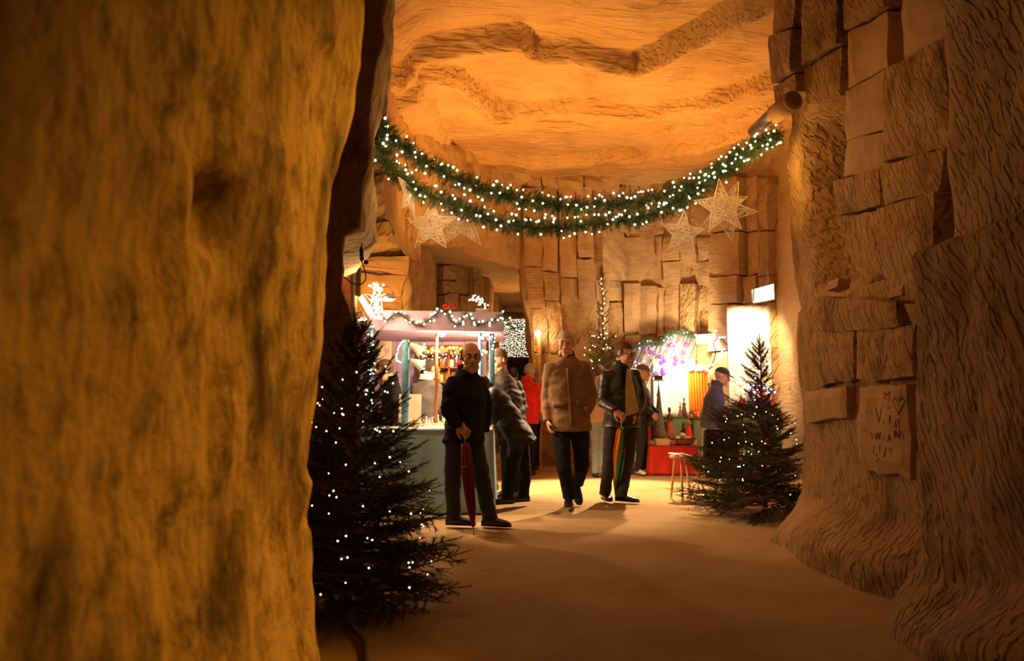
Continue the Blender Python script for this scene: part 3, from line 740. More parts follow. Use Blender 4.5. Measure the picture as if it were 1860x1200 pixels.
def person(label, J, yaw, pitch, o):
    """J: world joints (L = screen left when facing us). o: outfit options"""
    g = lambda k: np.array(J[k], float)
    root = (g('anL') + g('anR')) / 2; root[2] = 0
    t = thing('person', label, 'person', root, group=None)
    k = o.get('k', 1.0)
    fwd = np.array([math.sin(o['face']), -math.cos(o['face']), 0.0])
    hipm, shm = (g('hipL') + g('hipR')) / 2, (g('shL') + g('shR')) / 2
    spine = shm - hipm; spine /= np.linalg.norm(spine)
    Xh = g('hipR') - g('hipL'); Xh /= np.linalg.norm(Xh); Xs = g('shR') - g('shL'); Xs /= np.linalg.norm(Xs)
    def ax(f):
        X_ = Xh * (1 - f) + Xs * f; X_ = X_ - spine * (X_ @ spine); X_ /= np.linalg.norm(X_); return X_, np.cross(spine, X_)
    hc = g('head'); M = rot_head(yaw, pitch, o.get('roll', 0)); kh = k * o.get('headk', 1.0) * 1.09
    fine = o.get('fine', True)
    def put(name, VF, mat, smooth=True, parent=None):
        V, F_ = VF[0], VF[1]
        return raw(name, np.array(V) - root, F_, mat, parent or t, smooth)
    # --- body: head + neck finely meshed, trunk and limbs below the clothes, hands with fingers, one mesh
    hm = MB(); head_parts(hm, hc, M, kh, o.get('fat', 1.0))
    nk = k * min(1.0, abs(float((hc - shm) @ spine)) / (.29 * k))
    nb = shm + spine * .13 * nk
    nt = hc + np.array(M @ Vector((0, .02, -.06))) * kh
    caps(hm, nb - spine * .06, nt, .064 * k, .060 * k, 14)
    V1, F1, _ = voxel(hm, .0052 if fine else .009, 2, .45)
    bm_ = MB()
    X0, Y0_ = ax(0.); X1, Y1_ = ax(1.)
    loft(bm_, [(hipm - spine * .06, X0, Y0_, .14 * k, .10 * k), (hipm + (shm - hipm) * .4, *ax(.4), .13 * k, .09 * k), (hipm + (shm - hipm) * .8, *ax(.8), .15 * k, .10 * k), (shm, X1, Y1_, .14 * k, .07 * k), (nb, X1, Y1_, .06 * k, .06 * k)])
    for s in 'LR':
        caps(bm_, g('sh' + s), g('el' + s), .048 * k, .040 * k); caps(bm_, g('el' + s), g('wr' + s) if o.get('hand' + s) is not None else g('el' + s) * .45 + g('wr' + s) * .55, .040 * k, .028 * k)
        caps(bm_, g('hip' + s), g('kn' + s), .075 * k, .052 * k); caps(bm_, g('kn' + s), g('an' + s), .050 * k, .036 * k)
    V2, F2, _ = voxel(bm_, .02, 2, .4)
    hh = MB()
    for s in 'LR':
        if o.get('hand' + s) is None: continue
        hd = o['hand' + s]
        hand(hh, g('wr' + s), hd[0], hd[1], hd[2], hd[3], k * 1.05)
    V = np.concatenate([V1, V2] + ([np.array(hh.v)] if hh.v else [])); F_ = F1 + [tuple(i + len(V1) for i in f) for f in F2] + [tuple(i + len(V1) + len(V2) for i in f) for f in hh.f]
    put('body', (V, F_), M_skin)
    def HW(p): return np.array(hc) + np.array(M @ Vector(p)) * kh
    if fine:
        for s in (-1, 1):
            e = MB().ball(tuple(HW((s * .031, -.0835, .003))), .0100 * kh, 10, 8); eo = put('eye', (e.v, e.f), M_eye)
            e = MB().ball(tuple(HW((s * .031, -.0905, .003))), .0044 * kh, 8, 6); put('iris', (e.v, e.f), M_iris, True, eo)
            e = MB().tube([HW((s * .014, -.094, .024)), HW((s * .032, -.096, .029)), HW((s * .048, -.086, .024))], [.003 * kh, .0042 * kh, .002 * kh], 6); put('eyebrow', (e.v, e.f), HAIR[o.get('brow', o.get('hair', 'brown'))])
        e = MB().tube([HW((-.021, -.0925, -.072)), HW((0, -.0955, -.0715)), HW((.021, -.0925, -.072))], [.002 * kh, .0042 * kh, .002 * kh], 6); put('mouth', (e.v, e.f), M_lip)
    # --- hair
    st = o.get('style', 'short'); hmat = HAIR[o.get('hair', 'brown')]
    def k_short(x, y, z): return (z > .052 + .10 * max(0, -y - .045) or (y > -.012 and z > .012) or (y > .030 and z > -.062)) and not (y < -.05 and z < .066)
    def k_bald(x, y, z): return ((y > -.010 and -.045 < z < .062 and abs(x) > .040) or (y > .045 and -.062 < z < .085))
    def k_long(x, y, z): return (z > .055 or y > -.005 and z > -.095) and not (y < -.055 and z < .07)
    kf = dict(short=k_short, bald=k_bald, long=k_long, cap=k_short)[st]
    V, F_ = shell(hc, M, kh, (0, .018, .030), (.0805, .0995, .0955) if st != 'bald' else (.0785, .0975, .092), kf, seed=o.get('seed', 1))
    ho = put('hair', (V, F_), hmat); md = ho.modifiers.new('thick', 'SOLIDIFY'); md.thickness = .006 * kh; md.offset = -.9
    if o.get('beard'):
        V, F_ = shell(hc, M, kh, (0, -.036, -.046), (.064, .0615, .082), lambda x, y, z: (z < -.062 and y < -.010 and abs(x) < .06 and not (abs(x) < .018 and -.083 < z < -.064)) or (abs(x) < .030 and -.062 < z < -.048 and y < -.07), seed=4, jit=.002)
        bo = put('beard', (V, F_), HAIR[o['beard']]); md = bo.modifiers.new('thick', 'SOLIDIFY'); md.thickness = .007; md.offset = -.5
    if o.get('glasses'):
        e = MB()
        for s in (-1, 1):
            e.tube([HW((s * .032 + .021 * math.cos(a), -.104 + .006 * abs(math.cos(a)), .001 + .015 * math.sin(a))) for a in np.linspace(0, 6.283, 15)[:-1]], .0022 * kh, 5, closed=True)
            e.tube([HW((s * .053, -.098, .004)), HW((s * .078, -.03, .008)), HW((s * .082, .012, .004))], .0020 * kh, 5)
        e.tube([HW((-.011, -.104, .003)), HW((0, -.108, .006)), HW((.011, -.104, .003))], .0018 * kh, 5)
        put('glasses', (e.v, e.f), M_glass)
    if o.get('cap'):
        cm, kind = o['cap']
        V, F_ = shell(hc, M, kh, (0, .014, .040), (.088, .108, .088), lambda x, y, z: z > .044, n=30, m=24, jit=.0)
        co = put('cap', (V, F_), cm); md = co.modifiers.new('thick', 'SOLIDIFY'); md.thickness = .006
        br = MB(); L = .085 if kind == 'peak' else .035
        pts = []
        for i in range(9):
            a = -1.05 + 2.1 * i / 8; pts.append((HW((.086 * math.sin(a), .014 - .104 * math.cos(a), .050)), HW((.080 * math.sin(a), .014 - (.104 + L) * math.cos(a) - .0, .036))))
        vs = [p for ab in pts for p in ab]; vs += [v + np.array([0, 0, -.006]) for v in vs]; n2 = 18
        fs = [(2 * i, 2 * i + 2, 2 * i + 3, 2 * i + 1) for i in range(8)] + [(n2 + 2 * i + 1, n2 + 2 * i + 3, n2 + 2 * i + 2, n2 + 2 * i) for i in range(8)] + [(2 * i + 1, 2 * i + 3, n2 + 2 * i + 3, n2 + 2 * i + 1) for i in range(8)]
        put('brim', (vs, fs), cm)
    # --- trousers
    tm = MB(); tw = o.get('leg', 1.0)
    caps(tm, g('hipL'), g('hipR'), .098 * k, .098 * k, 14); loft(tm, [(hipm - spine * .10, *ax(0), .13 * k, .10 * k), (hipm + spine * .12, *ax(.2), .155 * k, .115 * k)])
    for s in 'LR':
        kn, an = g('kn' + s), g('an' + s)
        caps(tm, g('hip' + s), kn, .092 * k * tw, .068 * k * tw, 14); d = (an - kn) / np.linalg.norm(an - kn)
        caps(tm, kn, kn * .4 + an * .6, .068 * k * tw, .062 * k * tw, 14)
        loft(tm, [(kn * .5 + an * .5, np.array([1., 0, 0]), np.array([0, 1., 0]), .062 * k * tw, .062 * k * tw), (an - d * .02, np.array([1., 0, 0]), np.array([0, 1., 0]), .060 * k * tw, .068 * k * tw), (an + d * .035, np.array([1., 0, 0]), np.array([0, 1., 0]), .063 * k * tw, .074 * k * tw)], 16, 2.0)
    V, F_, N = voxel(tm, .012 if fine else .02, 4)
    w = np.abs(fbm(V * np.array([5., 5, 9]) + o.get('seed', 1) * 3.7, 3, .5, 7)); V = V + N * (.010 * (w - .35))[:, None]
    put('trousers', (V, F_), o['trousers'])
    # --- shoes
    for s in 'LR':
        an = g('an' + s); d = np.array(o['foot' + s], float); d /= np.linalg.norm(d); lift = o.get('lift' + s, 0)
        flat = np.array([d[0], d[1], 0]); flat /= np.linalg.norm(flat); sd = np.array([-flat[1], flat[0], 0]); upv = np.cross(sd, d) * 1.0
        if upv[2] < 0: upv = -upv
        base = an - upv * (.085 * k)
        sm = MB()
        loft(sm, [(base - d * .075 * k + upv * .03, sd, upv, .024 * k, .020), (base - d * .06 * k + upv * .04, sd, upv, .036 * k, .040), (base + d * .02 * k + upv * .045, sd, upv, .040 * k, .045), (base + d * .10 * k + upv * .034, sd, upv, .047 * k, .034), (base + d * .17 * k + upv * .026, sd, upv, .043 * k, .026), (base + d * .205 * k + upv * .02, sd, upv, .025 * k, .016)], 16, 2.6)
        caps(sm, an - upv * .02, an + upv * .015, .044 * k, .040 * k, 10)
        V, F_, N = voxel(sm, .008, 2, .4)
        if d[2] > -.05: V[:, 2] = np.maximum(V[:, 2], .002)
        so = put('shoe', (V, F_), o['shoes'])
        sl_ = MB(); loft(sl_, [(base - d * .072 * k + upv * .009, sd, upv, .030 * k, .008), (base - d * .05 * k + upv * .009, sd, upv, .038 * k, .008), (base + d * .10 * k + upv * .009, sd, upv, .049 * k, .008), (base + d * .17 * k + upv * .009, sd, upv, .044 * k, .008), (base + d * .208 * k + upv * .010, sd, upv, .024 * k, .007)], 14, 2.6)
        V = np.array(sl_.v)
        if d[2] > -.05: V[:, 2] = np.maximum(V[:, 2], .0)
        put('sole', (V, sl_.f), M_black, True, so)
    # --- jacket
    jm = MB(); jw, jd, hem = o.get('jw', 1.0), o.get('jd', 1.0), o.get('hem', .16)
    legd = ((g('knL') + g('knR')) / 2 - hipm); legd /= np.linalg.norm(legd)
    hemd = -spine * (1 - o.get('hemfollow', .5)) + legd * o.get('hemfollow', .5); hemd /= np.linalg.norm(hemd)
    belly = o.get('belly', 0.0)
    R_ = [(hipm + hemd * hem * k, *ax(0), .205 * k * jw, .150 * k * jd), (hipm, *ax(0), .200 * k * jw, .148 * k * jd)]
    for f, rx, ry in ((.28, .190, .140), (.52, .195, .142), (.78, .205, .135), (.94, .185, .110)):
        R_.append((hipm + (shm - hipm) * f + Y0_ * -belly * (1 - abs(f - .3)) * 0, *ax(f), rx * k * jw, ry * k * jd))
    R_ += [(shm + spine * .035 * nk, X1, Y1_, .168 * k, .100 * k), (shm + spine * .078 * nk, X1, Y1_, .138 * k, .094 * k), (shm + spine * .118 * nk, X1, Y1_, .106 * k, .084 * k), (shm + spine * .150 * nk, X1, Y1_, .086 * k, .076 * k), (shm + spine * .165 * nk, X1, Y1_, .076 * k, .070 * k)]
    loft(jm, R_, 26, 2.3)
    sl = o.get('sleeve', 1.0)
    for s in 'LR':
        sh, el, wr = g('sh' + s), g('el' + s), g('wr' + s)
        caps(jm, shm * .35 + sh * .65, sh, .082 * k, .078 * k * sl, 14); caps(jm, sh, el, .078 * k * sl, .064 * k * sl, 14)
        d = (wr - el) / np.linalg.norm(wr - el); caps(jm, el, wr - d * .05, .064 * k * sl, .055 * k * sl, 14)
        jm.tube([wr - d * .09, wr - d * .04, wr + d * .012], [.054 * k * sl, .053 * k * sl, .052 * k * sl], 14)
    V, F_, N = voxel(jm, .011 if fine else .02, 5, .5)
    q = V * np.array([4.5, 4.5, 7]) + o.get('seed', 1) * 5.1
    w = 1 - np.abs(fbm(q, 3, .5, 13)); w2 = fbm(V * np.array([11, 11, 20.]), 2, .5, 15)
    V = V + N * (.013 * (w - .7) + .003 * w2)[:, None] * o.get('wrinkle', 1.0)
    jo = put('jacket', (V, F_), o['jacket'])
    if o.get('collar', True):
        e = MB(); cc = nb + spine * .012 * k; hgt = o.get('collar_h', .05)
        for kk, (up_, rr) in enumerate(((0, .086), (hgt * .5, .084), (hgt, .080))): pass
        vs, fs = [], []
        nseg = 22
        for kk, (up_, rr, ) in enumerate(((-.02, .092), (hgt * .5, .086), (hgt, .083), (hgt, .073), (-.02, .074))):
            for i in range(nseg):
                a = -math.pi / 2 + .32 + (2 * math.pi - .64) * i / (nseg - 1)
                vs.append(cc + (X1 * math.cos(a) * 1.0 + Y1_ * math.sin(a) * .95) * rr * k + spine * up_ * k + Y1_ * (.012 if True else 0))
        for kk in range(4):
            for i in range(nseg - 1): fs.append((kk * nseg + i, kk * nseg + i + 1, (kk + 1) * nseg + i + 1, (kk + 1) * nseg + i))
        put('collar', (vs, fs), o.get('collar_mat', o['jacket']))
    if o.get('scarf'):
        e = MB(); cc = nb + spine * .02 * k
        e.tube([cc + (X1 * math.cos(a) + Y1_ * math.sin(a)) * .064 * k for a in np.linspace(0, 6.283, 17)[:-1]], .022 * k, 8, closed=True); put('scarf', (e.v, e.f), o['scarf'])
    from mathutils.bvhtree import BVHTree
    return t, root, jo, BVHTree.FromPolygons([tuple(v) for v in V], F_)
def on_cloth(bvh, px, py, off):
    r = Vector(ray(px, py)).normalized(); hit = bvh.ray_cast(Vector(ORG), r)
    if hit[0] is None: return None
    n = hit[1]
    if n.dot(r) > 0: n = -n
    return np.array(hit[0] + n * off)
def patch(bvh, root, parent, quad, mat, name, nu=6, nv=6, off=.007, th=.008):
    """a panel sewn on a garment, following its surface"""
    G = []
    last = None
    for i in range(nu):
        for j in range(nv):
            u, v = i / (nu - 1), j / (nv - 1)
            a = np.array(quad[0]) * (1 - u) + np.array(quad[1]) * u; b = np.array(quad[3]) * (1 - u) + np.array(quad[2]) * u
            q = a * (1 - v) + b * v; p = on_cloth(bvh, q[0], q[1], off)
            if p is None: p = last
            last = p; G.append(p)
    if any(p is None for p in G): return None
    F_ = [(i * nv + j, (i + 1) * nv + j, (i + 1) * nv + j + 1, i * nv + j + 1) for i in range(nu - 1) for j in range(nv - 1)]
    o = raw(name, np.array(G) - root, F_, mat, parent, True); m = o.modifiers.new('thick', 'SOLIDIFY'); m.thickness = th; m.offset = -1 if False else 0
    return o
def px_joints(Y0, d):
    return {k: at(v[0], v[1], Y0 + (v[2] if len(v) > 2 else 0)) for k, v in d.items()}
def std_joints(loc, face, H, lean=0.0, arms='down', stance=.10, twist=0.0, step=0.0, headfwd=0.0):
    s = H / 1.75; c, sn = math.cos(face), math.sin(face)
    B = dict(hipL=(-.09, 0, .90), hipR=(.09, 0, .90), knL=(-stance, -.02 - step, .49), knR=(stance, -.02 + step, .49), anL=(-stance, .03 - step * 2, .09), anR=(stance, .03 + step * 2, .09))
    U = dict(shL=(-.185, .02, 1.375), shR=(.185, .02, 1.375), head=(0, -.03 - headfwd, 1.64))
    A = dict(down=dict(elL=(-.245, .04, 1.13), elR=(.245, .04, 1.13), wrL=(-.24, -.06, .90), wrR=(.24, -.06, .90)),
             fwd=dict(elL=(-.25, -.06, 1.15), elR=(.25, -.06, 1.15), wrL=(-.15, -.30, 1.08), wrR=(.15, -.30, 1.08)),
             low=dict(elL=(-.24, -.02, 1.14), elR=(.24, -.02, 1.14), wrL=(-.17, -.22, .98), wrR=(.17, -.22, .98)))[arms]
    U.update(A)
    out = {}
    for k_, p in list(B.items()) + list(U.items()):
        x, y, z = p
        if k_ in U:
            dy, dz = y, z - .92
            y = dy * math.cos(lean) - dz * math.sin(lean); z = .92 + dz * math.cos(lean) + dy * math.sin(lean)
            x, y = x * math.cos(twist) - y * math.sin(twist) * 0, y + x * math.sin(twist)
        x, y, z = x * s, y * s, z * s
        out[k_] = np.array([loc[0] + x * c - y * sn, loc[1] + x * sn + y * c, z])
    return out
Zdn = (0, 0, -1)
# 1 bearded man leaning on the red umbrella
Y1 = 6.95
J1 = px_joints(Y1, dict(head=(855, 649, -.02), shL=(822, 697, -.12), shR=(872, 696, .12), elL=(812, 746, -.20), wrL=(832, 773, -.24), elR=(884, 745, .16), wrR=(880, 780, .06), hipL=(829, 795, -.06), hipR=(857, 795, .06), knL=(822, 868, -.05), knR=(876, 874, .0), anL=(824, 936, -.02), anR=(889, 938, -.06)))
p1, r1, j1, b1 = person('balding bearded man in a black coat leaning on a dark red umbrella', J1, .22, .05, dict(face=.75, k=.97, headk=1.08, hair='dark', style='bald', beard='grey', glasses=True, brow='dark', jacket=M_blackcoat, trousers=M_jeans, shoes=M_shoe, footL=(1, -.25, 0), footR=(1, -.35, 0), handL=((.55, -.1, -.45), (0.2, .9, -.3), -1, .75), handR=None, hem=.05, jw=1.02, jd=1.02, sleeve=1.02, collar_h=.055, seed=2, leg=1.14, wrinkle=1.5, scarf=M_shirt))
# 2 person bending over the table
Y2_ = 8.25
J2 = px_joints(Y2_, dict(head=(874, 703, .0), shL=(897, 716, -.17), shR=(893, 714, .17), elL=(890, 744, -.24), wrL=(896, 766, -.20), elR=(880, 745, .22), wrR=(882, 768, .12), hipL=(942, 790, -.09), hipR=(944, 790, .09), knL=(928, 858, -.09), knR=(953, 858, .09), anL=(922, 901, -.08), anR=(951, 897, .10)))
p2, r2, j2, b2 = person('person in a dark padded jacket bending over the table end', J2, -1.45, .7, dict(face=-1.5, k=.95, hair='dark', style='short', jacket=M_charcoal, trousers=M_darktrouser, shoes=M_shoe, footL=(-.8, -.35, 0), footR=(-.7, -.4, 0), handL=((-.1, -.2, -.9), (-.9, 0, 0), 1, .6), handR=((-.3, 0, -.9), (-.9, 0, 0), 1, .5), hem=.14, hemfollow=.15, jw=1.05, jd=1.05, sleeve=1.1, seed=5, wrinkle=1.3, leg=1.12))
# 3 short haired man behind, looking down to the left
Y3 = 8.95
J3 = px_joints(Y3, dict(head=(905, 655, -.05), shL=(893, 706, -.14), shR=(938, 702, .10), elL=(884, 738, -.20), wrL=(890, 756, -.30), elR=(950, 742, .08), wrR=(934, 752, -.12), hipL=(918, 776, -.04), hipR=(938, 776, .06), knL=(920, 838, -.04), knR=(940, 838, .06), anL=(920, 888, -.02), anR=(942, 886, .06)))
p3, r3, j3, b3 = person('short haired man in a grey jacket looking down behind the bending person', J3, -.95, .35, dict(face=-.6, k=1.0, headk=1.04, hair='sandy', style='short', jacket=M_greyjacket, trousers=M_browntr, shoes=M_shoe, footL=(-.6, -.8, 0), footR=(-.5, -.8, 0), handL=None, handR=((-.8, -.4, -.1), (0, -.3, -.9), 1, .8), hem=.10, seed=7, jw=1.06, wrinkle=1.5, collar_h=.06))
# 4 person in a red coat
c4 = onz(956, 862)
J4 = std_joints((c4[0], c4[1]), 2.6, 1.70, .12, 'low')
person('grey haired person in a bright red coat seen from behind', J4, 2.9, .1, dict(face=2.6, k=.97, hair='grey', style='long', jacket=M_redcoat, trousers=M_darktrouser, shoes=M_shoe, footL=(.3, 1, 0), footR=(.3, 1, 0), hem=.10, jw=1.05, seed=8, fine=False, handL=((0, .8, -.5), (0, -.3, -.9), 1, .6), handR=None))
# 5 man in the brown coat, walking towards us
Y5 = 8.1
J5 = px_joints(Y5, dict(head=(1027, 625, -.02), shL=(1000, 671, .0), shR=(1061, 670, .0), elL=(993, 724, .02), wrL=(995, 764, -.06), elR=(1076, 722, .03), wrR=(1064, 748, -.12), hipL=(1017, 768, .0), hipR=(1052, 768, .0), knL=(1024, 846, -.10), knR=(1057, 846, .06), anL=(1034, 901, -.02), anR=(1048, 880, .30)))
p5, r5, j5, b5 = person('grey haired man in a brown coat walking toward us', J5, -.10, .06, dict(face=-.05, k=1.03, headk=1.02, hair='grey', style='short', jacket=M_browncoat, trousers=M_darktrouser, shoes=M_shoe, footL=(-.12, -1, 0), footR=(.1, -.75, -.62), handL=((.15, -.35, -.9), (.9, 0, .2), 1, .5), handR=None, hem=.08, jw=1.09, jd=1.05, sleeve=1.05, seed=9, leg=1.12, wrinkle=1.15, collar_h=.06, collar_mat=cloth_mat('dark_brown_cord', (.09, .05, .03)), scarf=M_darktrouser))
M_browntrim = cloth_mat('brown_canvas_trim', (.18, .09, .036))
patch(b5, r5, j5, [(1029, 668), (1034, 668), (1041, 772), (1035, 772)], M_browntrim, 'placket', 3, 16)
patch(b5, r5, j5, [(1003, 728), (1028, 731), (1028, 740), (1004, 738)], M_browntrim, 'pocket_flap', 6, 3)
patch(b5, r5, j5, [(1046, 728), (1068, 725), (1069, 735), (1048, 739)], M_browntrim, 'pocket_flap', 6, 3)
patch(b5, r5, j5, [(1062, 682), (1050, 680), (1049, 684), (1062, 687)], M_browntrim, 'chest_seam', 5, 3)
# 6 man in the leather jacket with the rainbow umbrella
Y6 = 8.62
J6 = px_joints(Y6, dict(head=(1134, 642, -.03), shL=(1101, 683, -.10), shR=(1153, 682, .08), elL=(1094, 730, -.12), wrL=(1117, 747, -.30), elR=(1165, 730, .10), wrR=(1153, 753, -.08), hipL=(1113, 770, -.05), hipR=(1145, 770, .05), knL=(1106, 840, -.06), knR=(1139, 842, .0), anL=(1099, 893, .04), anR=(1129, 896, -.02)))
p6, r6, j6, b6 = person('man in glasses and leather jacket holding the rainbow umbrella', J6, .95, .22, dict(face=.55, k=1.0, headk=1.02, hair='brown', style='short', glasses=True, jacket=M_leather, trousers=M_browntr, shoes=M_shoe, footL=(.15, -1, 0), footR=(.8, -.55, 0), handL=((.75, -.2, -.45), (.2, .8, -.5), -1, .75), handR=((-.75, -.3, -.4), (.2, .6, -.5), 1, .6), hem=.03, jw=1.08, jd=1.12, seed=11, wrinkle=1.2, collar_h=.05, scarf=M_darktrouser, leg=1.08))
patch(b6, r6, j6, [(1135, 668), (1144, 672), (1160, 748), (1136, 757)], M_beige, 'knit_vest', 7, 14, off=.006)
patch(b6, r6, j6, [(1127, 666), (1137, 668), (1134, 705), (1126, 700)], M_darktrouser, 'lapel', 5, 10, off=.012)
# 7 capped man in a dark jacket further back
c7 = onz(1166, 861)
J7 = std_joints((c7[0], c7[1]), 1.15, 1.68, .02, 'low', .10)
person('man in a tweed cap and dark jacket with white trainers', J7, 1.3, .15, dict(face=1.15, k=.96, hair='grey', style='cap', cap=(M_tweed, 'flat'), jacket=M_charcoal, trousers=M_jeans, shoes=M_sneaker, footL=(.35, -.9, 0), footR=(.7, -.6, 0), hem=.06, jw=1.05, jd=1.25, seed=12, collar_mat=M_navy, handL=((.6, -.2, -.6), (.2, .7, -.4), 1, .6), handR=None))
# 8 person in pale jeans, mostly hidden
c8 = onz(1091, 866)
J8 = std_joints((c8[0], c8[1]), 3.0, 1.66, .05, 'low', .075)
person('person in pale jeans and tan top hidden behind the two men', J8, 3.0, .1, dict(face=3.0, k=.94, hair='brown', style='long', jacket=M_tanTop, trousers=M_paleje, shoes=M_shoe, footL=(0, 1, 0), footR=(0, 1, 0), hem=.05, seed=13, fine=False, leg=1.1))
# 9 vendor with peaked cap at the right stall
c9 = at(1297, 700, 11.6)
J9 = std_joints((c9[0] - .05, 11.6), 1.25, 1.62, .22, 'fwd', .09)
person('vendor in a navy coat and peaked cap bending to the right tables', J9, 1.35, .35, dict(face=1.25, k=.98, hair='grey', style='cap', cap=(M_cap, 'peak'), jacket=M_navy, trousers=M_jeans, shoes=M_shoe, footL=(.8, -.3, 0), footR=(.8, -.3, 0), hem=.12, jw=1.08, jd=1.15, seed=14, handL=((.9, 0, -.3), (0, 0, -1), 1, .4), handR=((.9, 0, -.3), (0, 0, -1), -1, .4)))
# 10 vendor in black inside the lilac stall
c10 = at(714, 700, 9.05)
J10 = std_joints((c10[0] + .05, 9.05), -1.2, 1.58, .20, 'low', .09)
person('brown haired vendor in black at the left inside the lilac stall', J10, -1.35, .42, dict(face=-1.2, k=.98, hair='sandy', style='short', jacket=M_blackcoat, trousers=M_darktrouser, shoes=M_shoe, footL=(-1, -.2, 0), footR=(-1, -.2, 0), hem=.08, seed=15, handL=((-.8, 0, -.5), (0, 0, -1), 1, .5), handR=None, scarf=M_shirt))
# 11 vendor in grey knitwear
c11 = at(770, 700, 9.05)
J11 = std_joints((c11[0], 8.98), 2.45, 1.60, .16, 'low', .09)
person('dark haired vendor in grey knitwear turned to the ornament shelf', J11, 2.1, .35, dict(face=2.45, k=.96, hair='dark', style='short', jacket=M_greysw, trousers=M_khaki, shoes=M_shoe, footL=(.5, .8, 0), footR=(.5, .8, 0), hem=.02, seed=16, collar_mat=M_shirt, handL=((.5, .6, -.4), (0, 0, -1), 1, .5), handR=((.5, .6, -.4), (0, 0, -1), -1, .5)))
# 12 pale haired customer beyond the bearded man
c12 = at(888, 700, 9.95)
J12 = std_joints((c12[0], 9.95), -1.2, 1.66, .08, 'low', .09)
person('pale haired customer half hidden behind the bearded man', J12, -1.4, .3, dict(face=-1.2, k=.95, hair='blond', style='long', jacket=M_beige, trousers=M_browntr, shoes=M_shoe, footL=(-1, 0, 0), footR=(-1, 0, 0), hem=.10, seed=17, fine=False))
# 13, 14 walkers deep in the side passage
for i, (px, py, hr, jm_, lab) in enumerate([(932, 843, 'dark', M_blackcoat, 'dark haired walker in black below the curtain of lights'), (964, 852, 'dark', M_greysw, 'dark haired walker in grey at the mouth of the side passage')]):
    c = onz(px, py); J = std_joints((c[0], c[1]), 2.9 + .3 * i, 1.72, 0, 'down', .09)
    person(lab, J, 2.9 + .3 * i, .1, dict(face=2.9 + .3 * i, k=.98, hair=hr, style='short', jacket=jm_, trousers=M_darktrouser, shoes=M_shoe, footL=(0, 1, 0), footR=(0, 1, 0), hem=.12, seed=18 + i, fine=False))

# ---- umbrellas
def umbrella(label, top, tip, handle_mat, mats, rmax, bulge=.38, n=8):
    top, tip = np.array(top), np.array(tip); d = tip - top; L = np.linalg.norm(d); d /= L
    t = thing('umbrella', label, 'umbrella', tip)
    M = Vector(d).to_track_quat('Z', 'Y').to_matrix()
    off = top - tip
    def W(r, a, s): return np.array(M @ Vector((r * math.cos(a), r * math.sin(a), 0))) + off + d * s
    MB().tube([off - d * .02, off + d * L * .98], .005, 6).build('shaft', M_steel, t)
    MB().tube([off + d * L * .93, off + d * (L - .0)], [.006, .003], 6).build('ferrule', M_steel, t)
    MB().tube([off - d * .10, off - d * .09, off - d * .02, off + d * .03], [.008, .014, .015, .011], 10).build('handle', handle_mat, t, True)
    s0, s1 = .06 * L + .03, .92 * L
    m_ = len(mats) if len(mats) > 1 else n
    for i in range(m_):
        a0, a1 = 2 * math.pi * i / m_, 2 * math.pi * (i + 1) / m_
        vs, fs = [], []
        for k in range(14):
            f = k / 13; s = s0 + (s1 - s0) * f
            r = rmax * (np.interp(f, [0, .08, bulge, .8, 1], [.55, .75, 1, .62, .22])) * (1 + .05 * math.sin(9 * f + i))
            for j in range(5):
                a = a0 + (a1 - a0) * j / 4 + .9 * f
                vs.append(W(r * (1 + .22 * math.cos((j / 4 - .5) * 2 * math.pi) * .5), a, s))
        for k in range(13):
            for j in range(4): fs.append((k * 5 + j, k * 5 + j + 1, (k + 1) * 5 + j + 1, (k + 1) * 5 + j))
        o = raw('canopy_gore', vs, fs, mats[i % len(mats)], t, True); md = o.modifiers.new('thick', 'SOLIDIFY'); md.thickness = .003
    MB().tube([W(rmax * 1.04, a, s0 + (s1 - s0) * .30) for a in np.linspace(0, 6.283, 15)[:-1]], .004, 5, closed=True).build('strap', mats[0], t)
    return t
M_umbred = mat_plain('dark_red_nylon', (.16, .012, .012), .5, var=.2)
umbrella('furled dark red umbrella in the hand of the bearded man', at(843, 788, Y1 - .27), np.array([*onz(861, 973)[:2], .004]), M_tan, [M_umbred], .052)
rain = [mat_plain('nylon_' + n_, c, .45, var=.1) for n_, c in dict(red=(.65, .02, .015), orange=(.80, .20, .02), yellow=(.75, .50, .04), green=(.06, .35, .05), black=(.015, .015, .015), teal=(.03, .22, .14), amber=(.75, .32, .03), rust=(.45, .07, .02)).items()]
umbrella('furled rainbow umbrella of the man in the leather jacket', at(1129, 764, Y6 - .36), np.array([*onz(1118, 911)[:2], .004]), M_tan, rain, .060)
# ================================================================= CHRISTMAS GREENERY
M_needle = mat_plain('fir_needles', (0.030, 0.055, 0.022), .55, var=.35, scale=9)
M_needle_pale = mat_plain('fir_needles_pale', (0.13, 0.17, 0.065), .55, var=.35, scale=9)
M_garland = mat_plain('garland_needles', (0.050, 0.095, 0.030), .55, var=.4, scale=14)
M_bark = mat_plain('fir_bark', (0.22, 0.10, 0.045), .85, var=.3, scale=30, bump=.5)
M_wire = mat_plain('green_wire', (0.02, 0.035, 0.02), .5)
M_bulb = mat_emit('fairy_light_glow', (1.0, 0.76, 0.42), 9)
M_bulb_small = mat_emit('tree_light_glow', (1.0, 0.70, 0.38), 8)
M_bulb_blue = mat_emit('violet_light_glow', (0.45, 0.40, 1.0), 9)

